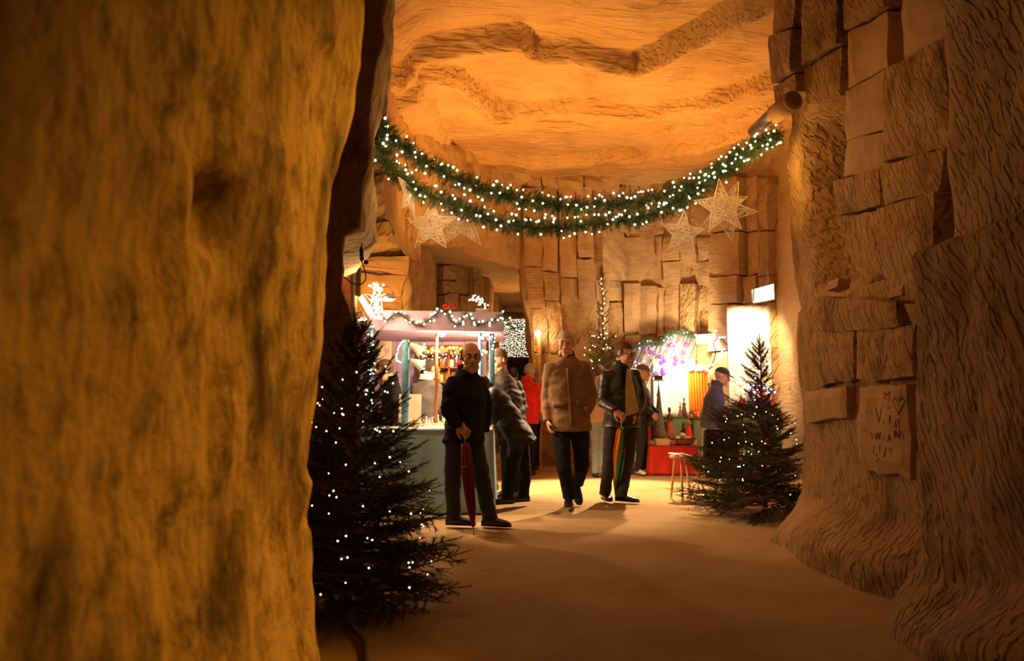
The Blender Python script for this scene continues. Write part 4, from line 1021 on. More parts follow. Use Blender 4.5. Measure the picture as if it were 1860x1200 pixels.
def ico(r, mat, name='bulb'):
    m = MB().ball((0, 0, 0), r, 8, 5)
    o = m.build(name, mat, None, True)
    return o.data
BULB = ico(1.0, M_bulb); BULB_S = ico(1.0, M_bulb_small); BULB_B = ico(1.0, M_bulb_blue)
for o in list(COL.objects):
    if o.name.startswith('bulb'): bpy.data.objects.remove(o)
def bulb(parent, loc, r, data=None, name='bulb'):
    o = bpy.data.objects.new(name, data or BULB)
    COL.objects.link(o); o.parent = parent; o.location = loc; o.scale = (r, r, r)
    return o

def needles(V, Fc, a, b, n, ln, wd, rnd, ang=0.9):
    """n needles along the twig a-b"""
    a, b = np.array(a, float), np.array(b, float)
    d = b - a; L = np.linalg.norm(d)
    if L < 1e-6: return
    d = d / L
    s = np.cross(d, [0, 0, 1.0]); s = s / (np.linalg.norm(s) + 1e-9); u = np.cross(s, d)
    for i in range(n):
        t = (i + rnd.random()) / n
        p = a + d * L * t
        ph = rnd.random() * 2 * math.pi
        rad = s * math.cos(ph) + u * math.sin(ph)
        k = ang * (0.75 + .5 * rnd.random()) if t < .93 else .35
        dr = d * math.cos(k) + rad * math.sin(k)
        tip = p + dr * ln * (.75 + .5 * rnd.random())
        sd = np.cross(dr, rad); sd = sd / (np.linalg.norm(sd) + 1e-9) * wd * .5
        c = len(V)
        V.extend([p - sd, p + sd, tip]); Fc.append((c, c + 1, c + 2))
def make_branch(seed, real_len, mat, dens=1.0, nl=.022, nw=.0034):
    """branch pointing along +X, real size"""
    rnd = random.Random(seed)
    V, Fc = [], []
    L = real_len
    stem = MB()
    droop = rnd.uniform(-.05, .10)
    def ax(t): return np.array([L * t, .03 * L * math.sin(3 * t + seed), L * (-droop * t + (droop + .10) * t * t)])
    ts = np.linspace(0, 1, 7)
    stem.tube([ax(t) for t in ts], [max(.0016, .0085 * L * 1.6 * (1 - .85 * t)) for t in ts], 5)
    for t0, t1 in zip(np.linspace(.12, .97, 10)[:-1], np.linspace(.12, .97, 10)[1:]):
        needles(V, Fc, ax(t0), ax(t1), int(34 * dens), nl, nw, rnd)
    needles(V, Fc, ax(.97), ax(1.03), int(16 * dens), nl, nw, rnd, .6)
    nt = max(5, int(L / .062))
    for i in range(nt):
        t = .16 + .76 * i / nt
        for sgn in (-1, 1):
            if rnd.random() < .08: continue
            l = L * (0.46 * (1 - t) + .09) * rnd.uniform(.8, 1.15)
            an = rnd.uniform(.75, 1.0)
            p = ax(t + rnd.uniform(-.02, .02))
            q = p + np.array([l * math.cos(an), sgn * l * math.sin(an), l * rnd.uniform(-.12, .16)])
            stem.tube([p, (p + q) / 2 + np.array([0, 0, -.004]), q], [.0028, .0022, .0012], 4)
            needles(V, Fc, p, q, int(l * 330 * dens), nl, nw, rnd)
            if l > .13:
                for sg2 in (-1, 1):
                    m = p + (q - p) * rnd.uniform(.35, .6)
                    l2 = l * .45; a2 = an * sgn + sg2 * .7
                    q2 = m + np.array([l2 * math.cos(a2), l2 * math.sin(a2), l2 * rnd.uniform(-.15, .15)])
                    stem.tube([m, q2], [.0018, .001], 3)
                    needles(V, Fc, m, q2, int(l2 * 330 * dens), nl, nw, rnd)
    n0 = len(stem.v)
    verts = list(stem.v) + [tuple(v) for v in V]
    faces = list(stem.f) + [tuple(i + n0 for i in f) for f in Fc]
    me = bpy.data.meshes.new('branch')
    me.from_pydata([tuple(map(float, v)) for v in verts], [], faces)
    me.materials.append(M_bark); me.materials.append(mat)
    ns = len(stem.f)
    me.polygons.foreach_set('material_index', [0] * ns + [1] * (len(faces) - ns))
    me.update()
    return me
SIZES = (0.16, .28, .42, .58, .80)
BR = {s: [make_branch(int(s * 100) + k, s, M_needle, 1.0 if s < .5 else .9) for k in range(2)] for s in SIZES}
BRP = {s: [make_branch(int(s * 100) + k + 7, s, M_needle_pale, .8, .026, .005) for k in range(2)] for s in (.28, .42, .58, .80)}

def fir_tree(label, base, H, prof, nb, seed, variants, nlights, br, lean=(0, 0), z0=.08, data=None, rmax_az=None, pw=.86, up=(-.05, .75), only=None, extra=()):
    """prof(t) = reach of the branches at relative height t"""
    rnd = random.Random(seed)
    t_ = thing('fir_tree', label, 'tree', base, 0.0)
    stem = MB()
    def tr(t): return Vector((lean[0] * t * H, lean[1] * t * H, t * H))
    stem.tube([tr(t) for t in np.linspace(0, 1, 8)], [.024 * (1 - .85 * t) * (H / 1.5) ** .5 for t in np.linspace(0, 1, 8)], 8)
    stem.build('trunk', M_bark, t_, True)
    tips = []
    keys = sorted(variants)
    def put(t, az, reach, el):
        s = min(keys, key=lambda q: abs(q - reach))
        o = bpy.data.objects.new('branch', rnd.choice(variants[s]))
        COL.objects.link(o); o.parent = t_
        o.location = tr(t)
        k = reach / s
        o.scale = (k, k, k)
        o.rotation_euler = Matrix.Rotation(az, 4, 'Z').to_3x3().__matmul__(Matrix.Rotation(-el, 3, 'Y')).__matmul__(Matrix.Rotation(rnd.uniform(-.5, .5), 3, 'X')).to_euler()
        d = Vector((math.cos(az) * math.cos(el), math.sin(az) * math.cos(el), math.sin(el)))
        tips.append((tr(t), d, reach, az, t))
    for i in range(nb):
        u = (i + rnd.random() * .7) / nb
        t = z0 + (1 - z0) * (u ** pw) * .97
        az = i * 2.39996 + rnd.uniform(-.35, .35)
        reach = prof(t) * rnd.uniform(.82, 1.12)
        if rmax_az: reach *= rmax_az(az)
        el = up[0] + (up[1] - up[0]) * t ** 1.3 + rnd.uniform(-.12, .12)
        put(t, az, max(.09, reach), el)
    for (t, az, reach, el) in extra: put(t, az, reach, el)
    # leader
    for k in range(3): put(.93 + .02 * k, k * 2.1, .14, 1.25)
    for i in range(nlights):
        p, d, reach, az, t = tips[rnd.randrange(len(tips))]
        s = rnd.uniform(.45, .98)
        q = p + d * reach * s + Vector((rnd.uniform(-.06, .06), rnd.uniform(-.06, .06), rnd.uniform(-.02, .06)))
        bulb(t_, q, br * rnd.uniform(.8, 1.2), data or BULB_S)
    return t_

# left tree, close to us in the niche
b0 = onz(632, 1100)
fir_tree('dark fir tree with tiny lights in the niche left of the blue table', (b0[0], b0[1] - .02, 0), 1.50,
         lambda t: .64 * (1 - t) ** .80 + .06, 112, 3, BR, 0, .004, lean=(.018, 0), up=(-.10, .85), z0=.05, pw=1.2,
         extra=[(.30, -.42, .62, .02), (.22, -.55, .62, -.02), (.17, -.85, .55, -.05), (.36, -.2, .50, .15), (.60, .1, .40, .62), (.70, -.2, .34, .8), (.52, -.1, .44, .45)])
left_tree = [o for o in COL.objects if o.name == 'fir_tree'][0]
rl = random.Random(12)
for i in range(84):
    t = rl.uniform(.06, .80); az = rl.uniform(-3.0, .5)
    rr_ = (.58 * (1 - t) ** .8 + .05) * rl.uniform(.55, .98)
    bulb(left_tree, (math.cos(az) * rr_, math.sin(az) * rr_, t * 1.5 + .05 + .25 * rr_ * t), .0038 * rl.uniform(.8, 1.2), BULB_S)
# right tree at the corner of the right wall
fir_tree('dark fir tree with tiny lights at the foot of the right rock wall', (2.48, 7.68, 0), 1.68,
         lambda t: 1.0 * (1 - t) ** 1.05 + .06 if t < .62 else .34 * (1 - t) + .14, 100, 8, BR, 0, .005, up=(.02, .75), z0=.05, pw=1.25,
         rmax_az=lambda a: 1.0 if math.cos(a) < .3 else .55)
right_tree = [o for o in COL.objects if o.name.startswith('fir_tree')][1]
for i in range(52):
    t = rl.uniform(.10, .62); az = rl.uniform(2.4, 5.6)
    rr_ = (.88 * (1 - t) + .05) * rl.uniform(.5, .95)
    bulb(right_tree, (math.cos(az) * rr_, math.sin(az) * rr_, t * 1.6 + .02), .0052 * rl.uniform(.8, 1.2), BULB_S)
for i in range(7):
    bulb(right_tree, (rl.uniform(-.12, .05), -.1, 1.05 + i * .07), .007, BULB_B)
# tall pale tree in front of the centre pillar
fir_tree('tall pale fir tree with a thin lit leader before the back wall', (1.56, 12.9, 0), 3.4,
         lambda t: (.60 * (1 - t / .80) + .16) if t < .62 else .10 + .22 * (1 - t), 92, 15, BRP, 0, .01, lean=(-.012, 0), up=(.15, .95), z0=.1, pw=1.25)
back_tree = [o for o in COL.objects if o.name.startswith('fir_tree')][2]
for i in range(13):
    t = .66 + .33 * i / 13
    bulb(back_tree, (rl.uniform(-.03, .03) - .012 * t * 3.3, -.05, t * 3.3), .011, BULB_S)
for i in range(40):
    t = rl.uniform(.38, .66); az = rl.uniform(3.2, 6.2)
    rr_ = (.8 * (1 - t / .86) + .12) * rl.uniform(.5, 1)
    bulb(back_tree, (math.cos(az) * rr_, math.sin(az) * rr_, t * 3.3 + .12), .010 * rl.uniform(.8, 1.2), BULB_S)

# ---- the big garland: two strands hung from wall to wall
def catpts(pts, n):
    P = [np.array(p, float) for p in pts]
    P = [2 * P[0] - P[1]] + P + [2 * P[-1] - P[-2]]
    out = []
    for i in range(1, len(P) - 2):
        for k in range(n):
            t = k / n
            a, b, c, d = P[i - 1], P[i], P[i + 1], P[i + 2]
            out.append(.5 * ((2 * b) + (-a + c) * t + (2 * a - 5 * b + 4 * c - d) * t * t + (-a + 3 * b - 3 * c + d) * t ** 3))
    out.append(P[-2]); return out
def gY(x): return np.interp(x, [680, 1050, 1415], [6.15, 6.9, 6.85])
def strand(name, label, px, rad, ntuft, nb, seed, br, parent=None, group=None, data=None, mat=None, cat='garland', nl=.05, yfn=gY, npn=13, bspread=1.0):
    rnd = random.Random(seed)
    g = parent or thing(name, label, cat, (0, 0, 0), group=group)
    pts = catpts([at(x, y, yfn(x)) for x, y in px], 10)
    pts = [np.array(p) for p in pts]
    MB().tube(pts, .006, 5).build('wire', M_wire, g)
    seg = np.cumsum([0] + [np.linalg.norm(b - a) for a, b in zip(pts[:-1], pts[1:])])
    def pos(s):
        s = min(max(s, 0), seg[-1] - 1e-6); i = np.searchsorted(seg, s, 'right') - 1
        f = (s - seg[i]) / (seg[i + 1] - seg[i]); return pts[i] + (pts[i + 1] - pts[i]) * f, (pts[i + 1] - pts[i]) / (seg[i + 1] - seg[i])
    V, Fc = [], []
    for i in range(ntuft):
        p, d = pos(seg[-1] * (i + rnd.random()) / ntuft)
        r = np.array([rnd.gauss(0, 1) for _ in range(3)]); r = r - d * (r @ d) * .6; r /= np.linalg.norm(r)
        q = p + (r + d * rnd.uniform(-.5, .5)) * rad * rnd.uniform(.55, 1.05)
        needles(V, Fc, p, q, npn, nl, nl * .13, rnd, .8)
    f = raw('foliage', V, Fc, mat or M_garland, g); f['kind'] = 'stuff'
    for i in range(nb):
        p, d = pos(seg[-1] * (i + rnd.random()) / nb)
        r = np.array([rnd.gauss(0, 1), -abs(rnd.gauss(0, .9)), rnd.gauss(0, 1)]); r = r - d * (r @ d); r /= np.linalg.norm(r)
        bulb(g, p + r * rad * rnd.uniform(.7, 1.0) * bspread, br * rnd.uniform(.75, 1.2), data)
    return g
G_UP = [(686, 222), (715, 252), (762, 290), (815, 318), (870, 341), (950, 362), (1050, 376), (1150, 366), (1225, 350), (1290, 318), (1340, 284), (1380, 262), (1416, 240)]
G_LO = [(682, 240), (692, 270), (716, 310), (760, 345), (800, 362), (860, 388), (930, 408), (1010, 414), (1080, 406), (1140, 400), (1200, 384), (1250, 358), (1300, 322), (1350, 286), (1412, 246)]
g1 = strand('light_garland', 'big lit fir garland of two strands hung between the rock walls', G_UP, .104, 1400, 122, 5, .0098)
g2 = strand('light_garland', '', G_LO, .104, 1400, 126, 6, .0098, parent=g1)

# ---- wire stars hung from the garland
M_star = mat_plain('gilt_wire', (0.92, 0.80, 0.62), .45, var=.1, spec=.5)
def wire_star(label, px, py, Yd, R, yaw, roll, seed):
    rnd = random.Random(seed)
    c = at(px, py, Yd)
    s = thing('wire_star', label, 'star', c, group='wire stars under the garland')
    M = Matrix.Rotation(yaw, 3, 'Z') @ Matrix.Rotation(roll, 3, 'Y')
    out = [Vector((math.sin(k * math.pi / 5) * (R if k % 2 == 0 else R * .42), 0, math.cos(k * math.pi / 5) * (R if k % 2 == 0 else R * .42))) for k in range(10)]
    fr = MB().tube([M @ p for p in out], .007, 5, closed=True)
    fr.build('frame', M_star, s)
    w = MB()
    def inside(p):
        a = math.atan2(p.x, p.z) % (2 * math.pi / 5)
        a = min(a, 2 * math.pi / 5 - a); r = math.hypot(p.x, p.z)
        # edge between tip (angle 0, R) and notch (angle pi/5, .42R)
        x0, y0, x1, y1 = 0, R, math.sin(math.pi / 5) * R * .42, math.cos(math.pi / 5) * R * .42
        x, y = r * math.sin(a), r * math.cos(a)
        return (x1 - x0) * (y - y0) - (y1 - y0) * (x - x0) < 0
    n = 0
    while n < 430:
        p = Vector((rnd.uniform(-R, R), rnd.uniform(-.012, .012), rnd.uniform(-R, R)))
        if not inside(p): continue
        a = rnd.uniform(0, 6.28); l = rnd.uniform(.03, .07)
        q = p + Vector((math.cos(a) * l, rnd.uniform(-.012, .012), math.sin(a) * l))
        if not inside(q): continue
        w.tube([M @ p, M @ q], .0021, 3, cap=False); n += 1
    w.build('wire_mesh', M_star, s)
    MB().tube([M @ Vector((0, 0, R)), M @ Vector((0, 0, R)) + Vector((0, 0, .16))], .0012, 4).build('thread', M_wire, s)
    return s
wire_star('wire star seen nearly edge-on at the left end of the garland', 743, 352, 6.3, .215, 1.25, .1, 1)
wire_star('wire star with pale mesh hanging lowest at the left, below the edge-on one', 783, 410, 6.4, .235, -.15, .02, 2)
wire_star('large wire star hanging right beside the lower left one', 836, 398, 6.6, .285, .1, -.06, 3)
wire_star('small wire star hanging alone left of the overlapping pair', 1240, 424, 6.85, .215, .1, .1, 4)
wire_star('upper wire star of the overlapping pair beside the right wall', 1312, 376, 6.8, .26, .1, -.1, 5)
wire_star('wire star behind its twin in the overlapping pair at right', 1318, 384, 7.0, .29, -.55, .45, 6)
for (x, y) in [(720, 300), (800, 350), (930, 390), (1060, 400), (1190, 372), (1290, 330), (1370, 275)]:
    light('garland_fill', 'POINT', tuple(at(x, y, gY(x) - .22)), 0.9, WARM, None, .06)  # point lights added along the strands, standing for the glow of the bulbs
light('garland_end_glow', 'POINT', tuple(at(1395, 300, 6.75)), 6, (1.0, .50, .10), None, .08)
for (x, y, Y_) in [(790, 372, 6.02), (1275, 378, 6.42)]:
    light('garland_fill', 'POINT', tuple(at(x, y, Y_)), 2.6, (1.0, .66, .36), None, .05)  # added lights in front of the wire stars to brighten them
# ================================================================= LEFT STALL
M_lilac = mat_plain('lilac_paint', (0.52, 0.36, 0.52), .6, var=.05, scale=3)
M_bluepaint = mat_plain('blue_painted_wood', (0.10, 0.30, 0.40), .6, var=.3, scale=25, bump=.4)
M_wood = mat_plain('red_brown_wood', (0.30, 0.10, 0.035), .6, var=.25, scale=14)
M_bluecloth = mat_plain('blue_grey_cloth', (0.26, 0.42, 0.56), .85, var=.10, scale=4, bump=.15, bscale=300)
M_whitecloth = mat_plain('white_cloth', (0.85, 0.82, 0.78), .85, var=.04)
M_paper = mat_plain('cream_card', (0.80, 0.66, 0.46), .8, var=.05)
M_redink = mat_plain('red_ink', (0.45, 0.08, 0.04), .7)
M_brownink = mat_plain('brown_ink', (0.22, 0.12, 0.05), .7)
M_red = mat_plain('red_lacquer', (0.62, 0.025, 0.02), .4)
M_orange = mat_plain('orange_lacquer', (0.85, 0.25, 0.03), .45)
M_gold = mat_plain('gold_lacquer', (0.75, 0.50, 0.16), .35, metal=.3)
M_greenl = mat_plain('green_lacquer', (0.06, 0.22, 0.08), .4)
M_brown = mat_plain('brown_clay', (0.28, 0.14, 0.07), .7, var=.25, scale=20)
M_lampglow = mat_emit('lamp_glow', (1.0, 0.84, 0.62), 40)
M_stringglow = mat_emit('clear_string_glow', (1.0, 0.90, 0.75), 16)

YF, YB = 8.05, 9.60
def P3(px, py, Y): return tuple(at(px, py, Y))
def panel(mb, A, B, z0, z1, th):
    """upright board from plan point A to B"""
    A, B = np.array(A, float), np.array(B, float); d = (B - A) / np.linalg.norm(B - A); n = np.array([-d[1], d[0]]) * th / 2
    vs = [(*(A - n), z0), (*(B - n), z0), (*(B + n), z0), (*(A + n), z0), (*(A - n), z1), (*(B - n), z1), (*(B + n), z1), (*(A + n), z1)]
    return mb.add(vs, [(3, 2, 1, 0), (4, 5, 6, 7), (0, 1, 5, 4), (1, 2, 6, 5), (2, 3, 7, 6), (3, 0, 4, 7)])
xL, xR = at(684, 600, YF)[0], at(913, 600, 8.25)[0]
ZF0, ZF1 = at(700, 599, YF)[2], at(700, 563, YF)[2]
stall = thing('market_stall', 'lilac painted market stall with blue posts behind the blue table', 'stall', ((xL + xR) / 2, 8.8, 0))
SO = (-(xL + xR) / 2, -8.8, 0)
def sadd(name, mb, mat, smooth=False, parent=None):
    mb.v = [(v[0] + SO[0], v[1] + SO[1], v[2] + SO[2]) for v in mb.v]
    return mb.build(name, mat, parent or stall, smooth)
sadd('fascia', panel(MB(), (xL, YF), (xR, 8.25), ZF0, ZF1, .03), M_lilac)
sadd('side_fascia', panel(MB(), (xR, 8.25), (xR - .02, YB), ZF0 + .02, ZF1 - .02, .03), M_lilac)
roof = MB(); zr = ZF0 + .06
roof.add([(xL - .45, YF + .02, zr), (xR, 8.26, zr), (xR, YB, zr - .06), (xL - .45, YB, zr - .06), (xL - .45, YF + .02, zr + .02), (xR, 8.26, zr + .02), (xR, YB, zr - .04), (xL - .45, YB, zr - .04)],
         [(3, 2, 1, 0), (4, 5, 6, 7), (0, 1, 5, 4), (1, 2, 6, 5), (2, 3, 7, 6), (3, 0, 4, 7)])
sadd('roof_panel', roof, M_lilac)
xbl, xbr = at(640, 650, YB)[0], at(884, 650, YB)[0]
for i in range(6):   # back wall boards
    a, b = xbl + (xbr - xbl) * i / 6, xbl + (xbr - xbl) * (i + 1) / 6 - .006
    sadd('wall_board', panel(MB(), (a, YB), (b, YB), 0.0, zr - .03, .03), M_lilac)
# slanting side board at the left corner, pointing toward us
bd = MB(); p0, p1 = np.array(P3(650, 541, 7.55)), np.array(P3(684, 601, 8.02))
q0, q1 = p0 + [.045, 0, .035], p1 + [.07, 0, .045]
th = np.array([0, .03, 0])
bd.add([p0, p1, q1, q0, p0 + th, p1 + th, q1 + th, q0 + th], [(0, 1, 2, 3), (7, 6, 5, 4), (0, 4, 5, 1), (1, 5, 6, 2), (2, 6, 7, 3), (3, 7, 4, 0)])
sadd('brace_board', bd, M_lilac)
def post(px, y0, y1, Y, r, mat, name='post', z0=None):
    a, b = np.array(P3(px, y0, Y)), np.array(P3(px, y1, Y))
    if z0 is not None: b[2] = z0
    b[0] = a[0]
    return sadd(name, MB().tube([a, (a + b) / 2 + np.array([.004, 0, 0]), b], [r, r * 1.06, r], 10), mat, True)
post(737, 617, 775, 7.93, .036, M_bluepaint, z0=.838)
post(675, 588, 745, 8.0, .020, M_bluepaint, z0=.838)
post(793, 606, 745, 8.3, .017, M_wood, z0=.838)
post(872, 604, 745, 8.5, .022, M_bluepaint, z0=.838)
post(893, 606, 745, 8.6, .030, M_bluepaint, z0=.838)

# table with its long blue cloth
TZ = .82
c00, c10 = onz(655, 930, 0), onz(893, 926, 0)
tx0, tx1 = -1.62, at(893, 926, 7.74)[0]
ty0, ty1 = 7.72, 8.75
table = thing('market_table', 'trestle table hidden under the blue cloth of the lilac stall', 'table', ((tx0 + tx1) / 2, 8.2, 0))
def tadd(name, mb, mat):
    mb.v = [(v[0] - (tx0 + tx1) / 2, v[1] - 8.2, v[2]) for v in mb.v]; return mb.build(name, mat, table)
tadd('table_top', MB().box(((tx0 + tx1) / 2, (ty0 + ty1) / 2, TZ - .025), (tx1 - tx0 - .04, ty1 - ty0 - .04, .03)), M_wood)
for x in (tx0 + .1, tx1 - .1):
    for y in (ty0 + .1, ty1 - .1): tadd('leg', MB().box((x, y, (TZ - .04) / 2), (.05, .05, TZ - .04)), M_wood)
def cloth_skirt(x0, x1, y0, y1, z0, z1, mat, name, label, cat='tablecloth', fold=.02, nf=17, seed=1, top=True, flare=.03):
    """cloth lying on a table and hanging down its front and sides"""
    rnd = random.Random(seed)
    per = [(x0, y1), (x0, y0), (x1, y0), (x1, y1)]
    pl = poly_resample(per, .03)
    t = np.gradient(pl, axis=0); nrm = np.stack([t[:, 1], -t[:, 0]], -1); nrm /= np.linalg.norm(nrm, axis=1)[:, None]
    nz = 14
    s = np.arange(len(pl)) * .03
    rows = []
    for k in range(nz):
        f = k / (nz - 1)
        w = fold * f ** .7 * (np.sin(s * nf + 1.7 * np.sin(s * 3.1 + seed)) + .5 * np.sin(s * nf * 1.7 + seed)) + flare * f
        p = pl + nrm * w[:, None]
        rows.append(np.concatenate([p, np.full((len(pl), 1), z1 + (z0 - z1) * f)], 1))
    G = np.stack(rows, 1)
    n0, n1 = G.shape[:2]
    idx = np.arange(n0 * n1).reshape(n0, n1)
    F_ = np.stack([idx[:-1, :-1], idx[1:, :-1], idx[1:, 1:], idx[:-1, 1:]], -1).reshape(-1, 4).tolist()
    V = G.reshape(-1, 3).tolist()
    if top: F_.append([int(i) for i in idx[:, 0]])
    o = raw(name, V, F_, mat, None, True)
    m = o.modifiers.new('thickness', 'SOLIDIFY'); m.thickness = .004
    return tag(o, label, cat)
cloth_skirt(tx0, tx1, ty0, ty1, .015, TZ + .004, M_bluecloth, 'tablecloth', 'blue grey cloth draped to the floor over the lilac stall table', fold=.012, nf=13, flare=.025)
wc = MB().box(((tx0 + tx1) / 2 - .02, 8.22, TZ + .012), (tx1 - tx0 - .10, .92, .008)); tag(wc.build('table_runner', M_whitecloth), 'white runner spread on the blue stall table', 'tablecloth')

# sign board with lettering
def text_obj(name, body, size, mat, parent, loc, rot, align='LEFT', ext=.001):
    cu = bpy.data.curves.new(name, 'FONT'); cu.body = body; cu.size = size; cu.align_x = align; cu.extrude = ext; cu.resolution_u = 3
    o = bpy.data.objects.new(name, cu); COL.objects.link(o)
    dg = bpy.context.evaluated_depsgraph_get()
    me = bpy.data.meshes.new_from_object(o.evaluated_get(dg))
    bpy.data.objects.remove(o)
    o = bpy.data.objects.new(name, me); COL.objects.link(o)
    me.materials.clear(); me.materials.append(mat)
    o.parent = parent; o.location = loc; o.rotation_euler = rot
    return o
sb_c = at(685, 635, YB - .06)
sign = thing('price_board', 'cream price board with handwritten lines on the lilac wall', 'sign', sb_c)
MB().box((0, 0, 0), (.36, .012, .295), bev=.004).build('board', M_paper, sign)
for dx in (-.12, .09): MB().tube([(dx, 0, .147), (dx + .02, .0, .28)], .0015, 4).build('string', M_brownink, sign)
RX90 = (math.pi / 2, 0, 0)
for i, (t, x, z, s, m) in enumerate([('Sortiment', .01, .112, .040, M_redink), ('Edelstein', .035, .078, .036, M_redink), ('Kugeln', .06, .050, .036, M_redink), ('Mini  ......', -.08, .030, .030, M_redink), ('figuren ....', -.08, .0, .030, M_redink),
                                    ('anhänger', -.10, -.03, .030, M_redink), ('Preis', .125, -.006, .034, M_brownink), ('Paul', .125, -.032, .032, M_brownink), ('10 ,-', .128, -.062, .032, M_brownink), ('kette  Rose', -.05, -.085, .030, M_redink), ('Kleine  Ring', .02, -.128, .030, M_brownink)]):
    text_obj('lettering', t, s, m, sign, (x, -.0075, z), RX90, 'CENTER')

# lamps
def shade_lamp(label, px, py, Y, aim, L=.125):
    p = at(px, py, Y)
    l = thing('spot_lamp', label, 'lamp', p)
    q = Vector(aim).normalized().to_track_quat('Z', 'Y').to_matrix()
    MB().lathe([(.018, -.02), (.024, 0), (.036, L * .35), (.050, L * .7), (.068, L * .95), (.070, L), (.063, L), (.044, L * .68), (.028, L * .35)], n=18, M=q).build('shade', M_cream, l, True)
    MB().ball(tuple(q @ Vector((0, 0, L * .62))), .022).build('bulb', M_lampglow, l, True)
    MB().tube([q @ Vector((0, 0, -.02)), q @ Vector((0, 0, -.06)), q @ Vector((0, 0, -.06)) + Vector((-.05, 0, .01))], .009, 6).build('arm', M_grey, l)
    return l
shade_lamp('upper cream bell-shaped spot lamp clamped to the blue post', 748, 626, 7.93, (.65, .3, -.45))
shade_lamp('lower cream bell-shaped spot lamp clamped to the blue post', 748, 655, 7.95, (.65, .2, -.3))
def ceiling_lamp(label, px, py, Y, e, e2):
    p = at(px, py, Y)
    l = thing('canopy_lamp', label, 'lamp', p)
    MB().lathe([(.05, .03), (.055, .015), (.06, 0), (.03, -.01)], n=16).build('housing', M_white, l, True)
    MB().ball((0, 0, -.018), (.035, .035, .028)).build('bulb', M_lampglow, l, True)
    light('canopy_lamp_light', 'POINT', tuple(p + np.array([0, 0, -.07])), e, WHITE, None, .035)
    light('canopy_lamp_light', 'SPOT', (p[0] + (.12 if e2 > 100 else 0), p[1] + (.75 if e2 > 100 else 0), p[2] + (.12 if e2 > 100 else -.06)), e2, WHITE, tuple(p + np.array([1.5, .55, -1.9])), .05, 100, .5)
    return l
ceiling_lamp('lamp under the lilac canopy above the wooden pole', 803, 604, 8.30, 62, 40)
ceiling_lamp('lamp under the lilac canopy beside the far blue post', 876, 604, 8.9, 9, 420)
# bright star ornament with clear lights on the left corner of the canopy
st = at(684, 545, 7.75)
lstar = thing('lit_star', 'small dazzling star wound with clear lights on the stall corner', 'star', st)
out = [Vector((math.sin(k * math.pi / 5) * (.13 if k % 2 == 0 else .05), -.02, math.cos(k * math.pi / 5) * (.19 if k % 2 == 0 else .06))) for k in range(10)]
MB().tube(out, .006, 6, closed=True).build('frame', M_white, lstar)
rs = random.Random(3)
for i in range(80):
    bulb(lstar, (rs.gauss(0, .032), rs.uniform(-.05, .02), rs.uniform(-.19, .17)), .012, BULB)
light('corner_star_light', 'POINT', (st[0] + .02, st[1] - .42, st[2] - .02), 20, WHITE, None, .04)
for k, (px, py, lab, yaw) in enumerate([(704, 540, 'chrome clip-on flood lamp right of the dazzling star', .5), (657, 578, 'small chrome clip-on lamp left of the stall corner', -.6)]):
    p = at(px, py, 7.72)
    fl = thing('flood_lamp', lab, 'lamp', p, yaw)
    sc_ = 1.0 if k == 0 else .62
    MB().tube([(-.08 * sc_, 0, .10 * sc_), (.02 * sc_, 0, .11 * sc_), (.07 * sc_, 0, .03 * sc_)], .007, 5).build('bracket', M_steel, fl)
    MB().lathe([(.02 * sc_, .04 * sc_), (.05 * sc_, .03 * sc_), (.095 * sc_, -.02 * sc_), (.085 * sc_, -.022 * sc_)], n=18).build('reflector', M_steel, fl, True)
    MB().lathe([(.08 * sc_, -.012 * sc_), (.06 * sc_, -.03 * sc_), (.0, -.036 * sc_)], n=18).build('lens', M_lampglow, fl, True)
    light('flood_lamp_light', 'SPOT', tuple(p + np.array([0, 0, -.05])), 130 if k == 0 else 8, WHITE, tuple(p + np.array([1.5, -.35, -2.0]) if k == 0 else p + np.array([-.4, .4, -1.5])), .03, 62, .35)
light('rock_uplight', 'SPOT', (-1.5, 8.95, 2.2), 75, (1.0, .46, .10), (-1.7, 10.2, 3.1), .08, 115, .9)
# light strings round the thin post and the front post
def light_string(label, path, n, seed, br, spread=.03, data=None, group=None):
    rnd = random.Random(seed)
    g = thing('light_string', label, 'string lights', (0, 0, 0), group=group)
    pts = catpts(path, 6)
    MB().tube(pts, .003, 4).build('wire', M_wire, g)
    for i in range(n):
        f = (i + rnd.random()) / n * (len(pts) - 1.001); k = int(f); p = pts[k] + (pts[k + 1] - pts[k]) * (f - k)
        bulb(g, p + np.array([rnd.uniform(-1, 1), -abs(rnd.uniform(0, 1)), rnd.uniform(-1, 1)]) * spread, br * rnd.uniform(.8, 1.3), data or BULB)
    return g
light_string('clear light string wound round the thin blue post', [at(675 + 4 * (-1) ** k, 588 + k * 17, 7.94) for k in range(10)], 26, 4, .010)
light_string('white light rope looped left of the thick blue post', [at(x, y, 7.9) for x, y in [(732, 620), (724, 632), (720, 650), (722, 655), (728, 658)]], 34, 5, .006, .006)
light_string('clear lights wound round the far blue posts', [at(x, y, 8.45) for x, y in [(872, 606), (876, 616), (890, 612), (897, 620), (892, 634), (874, 640), (872, 652)]], 18, 6, .010)
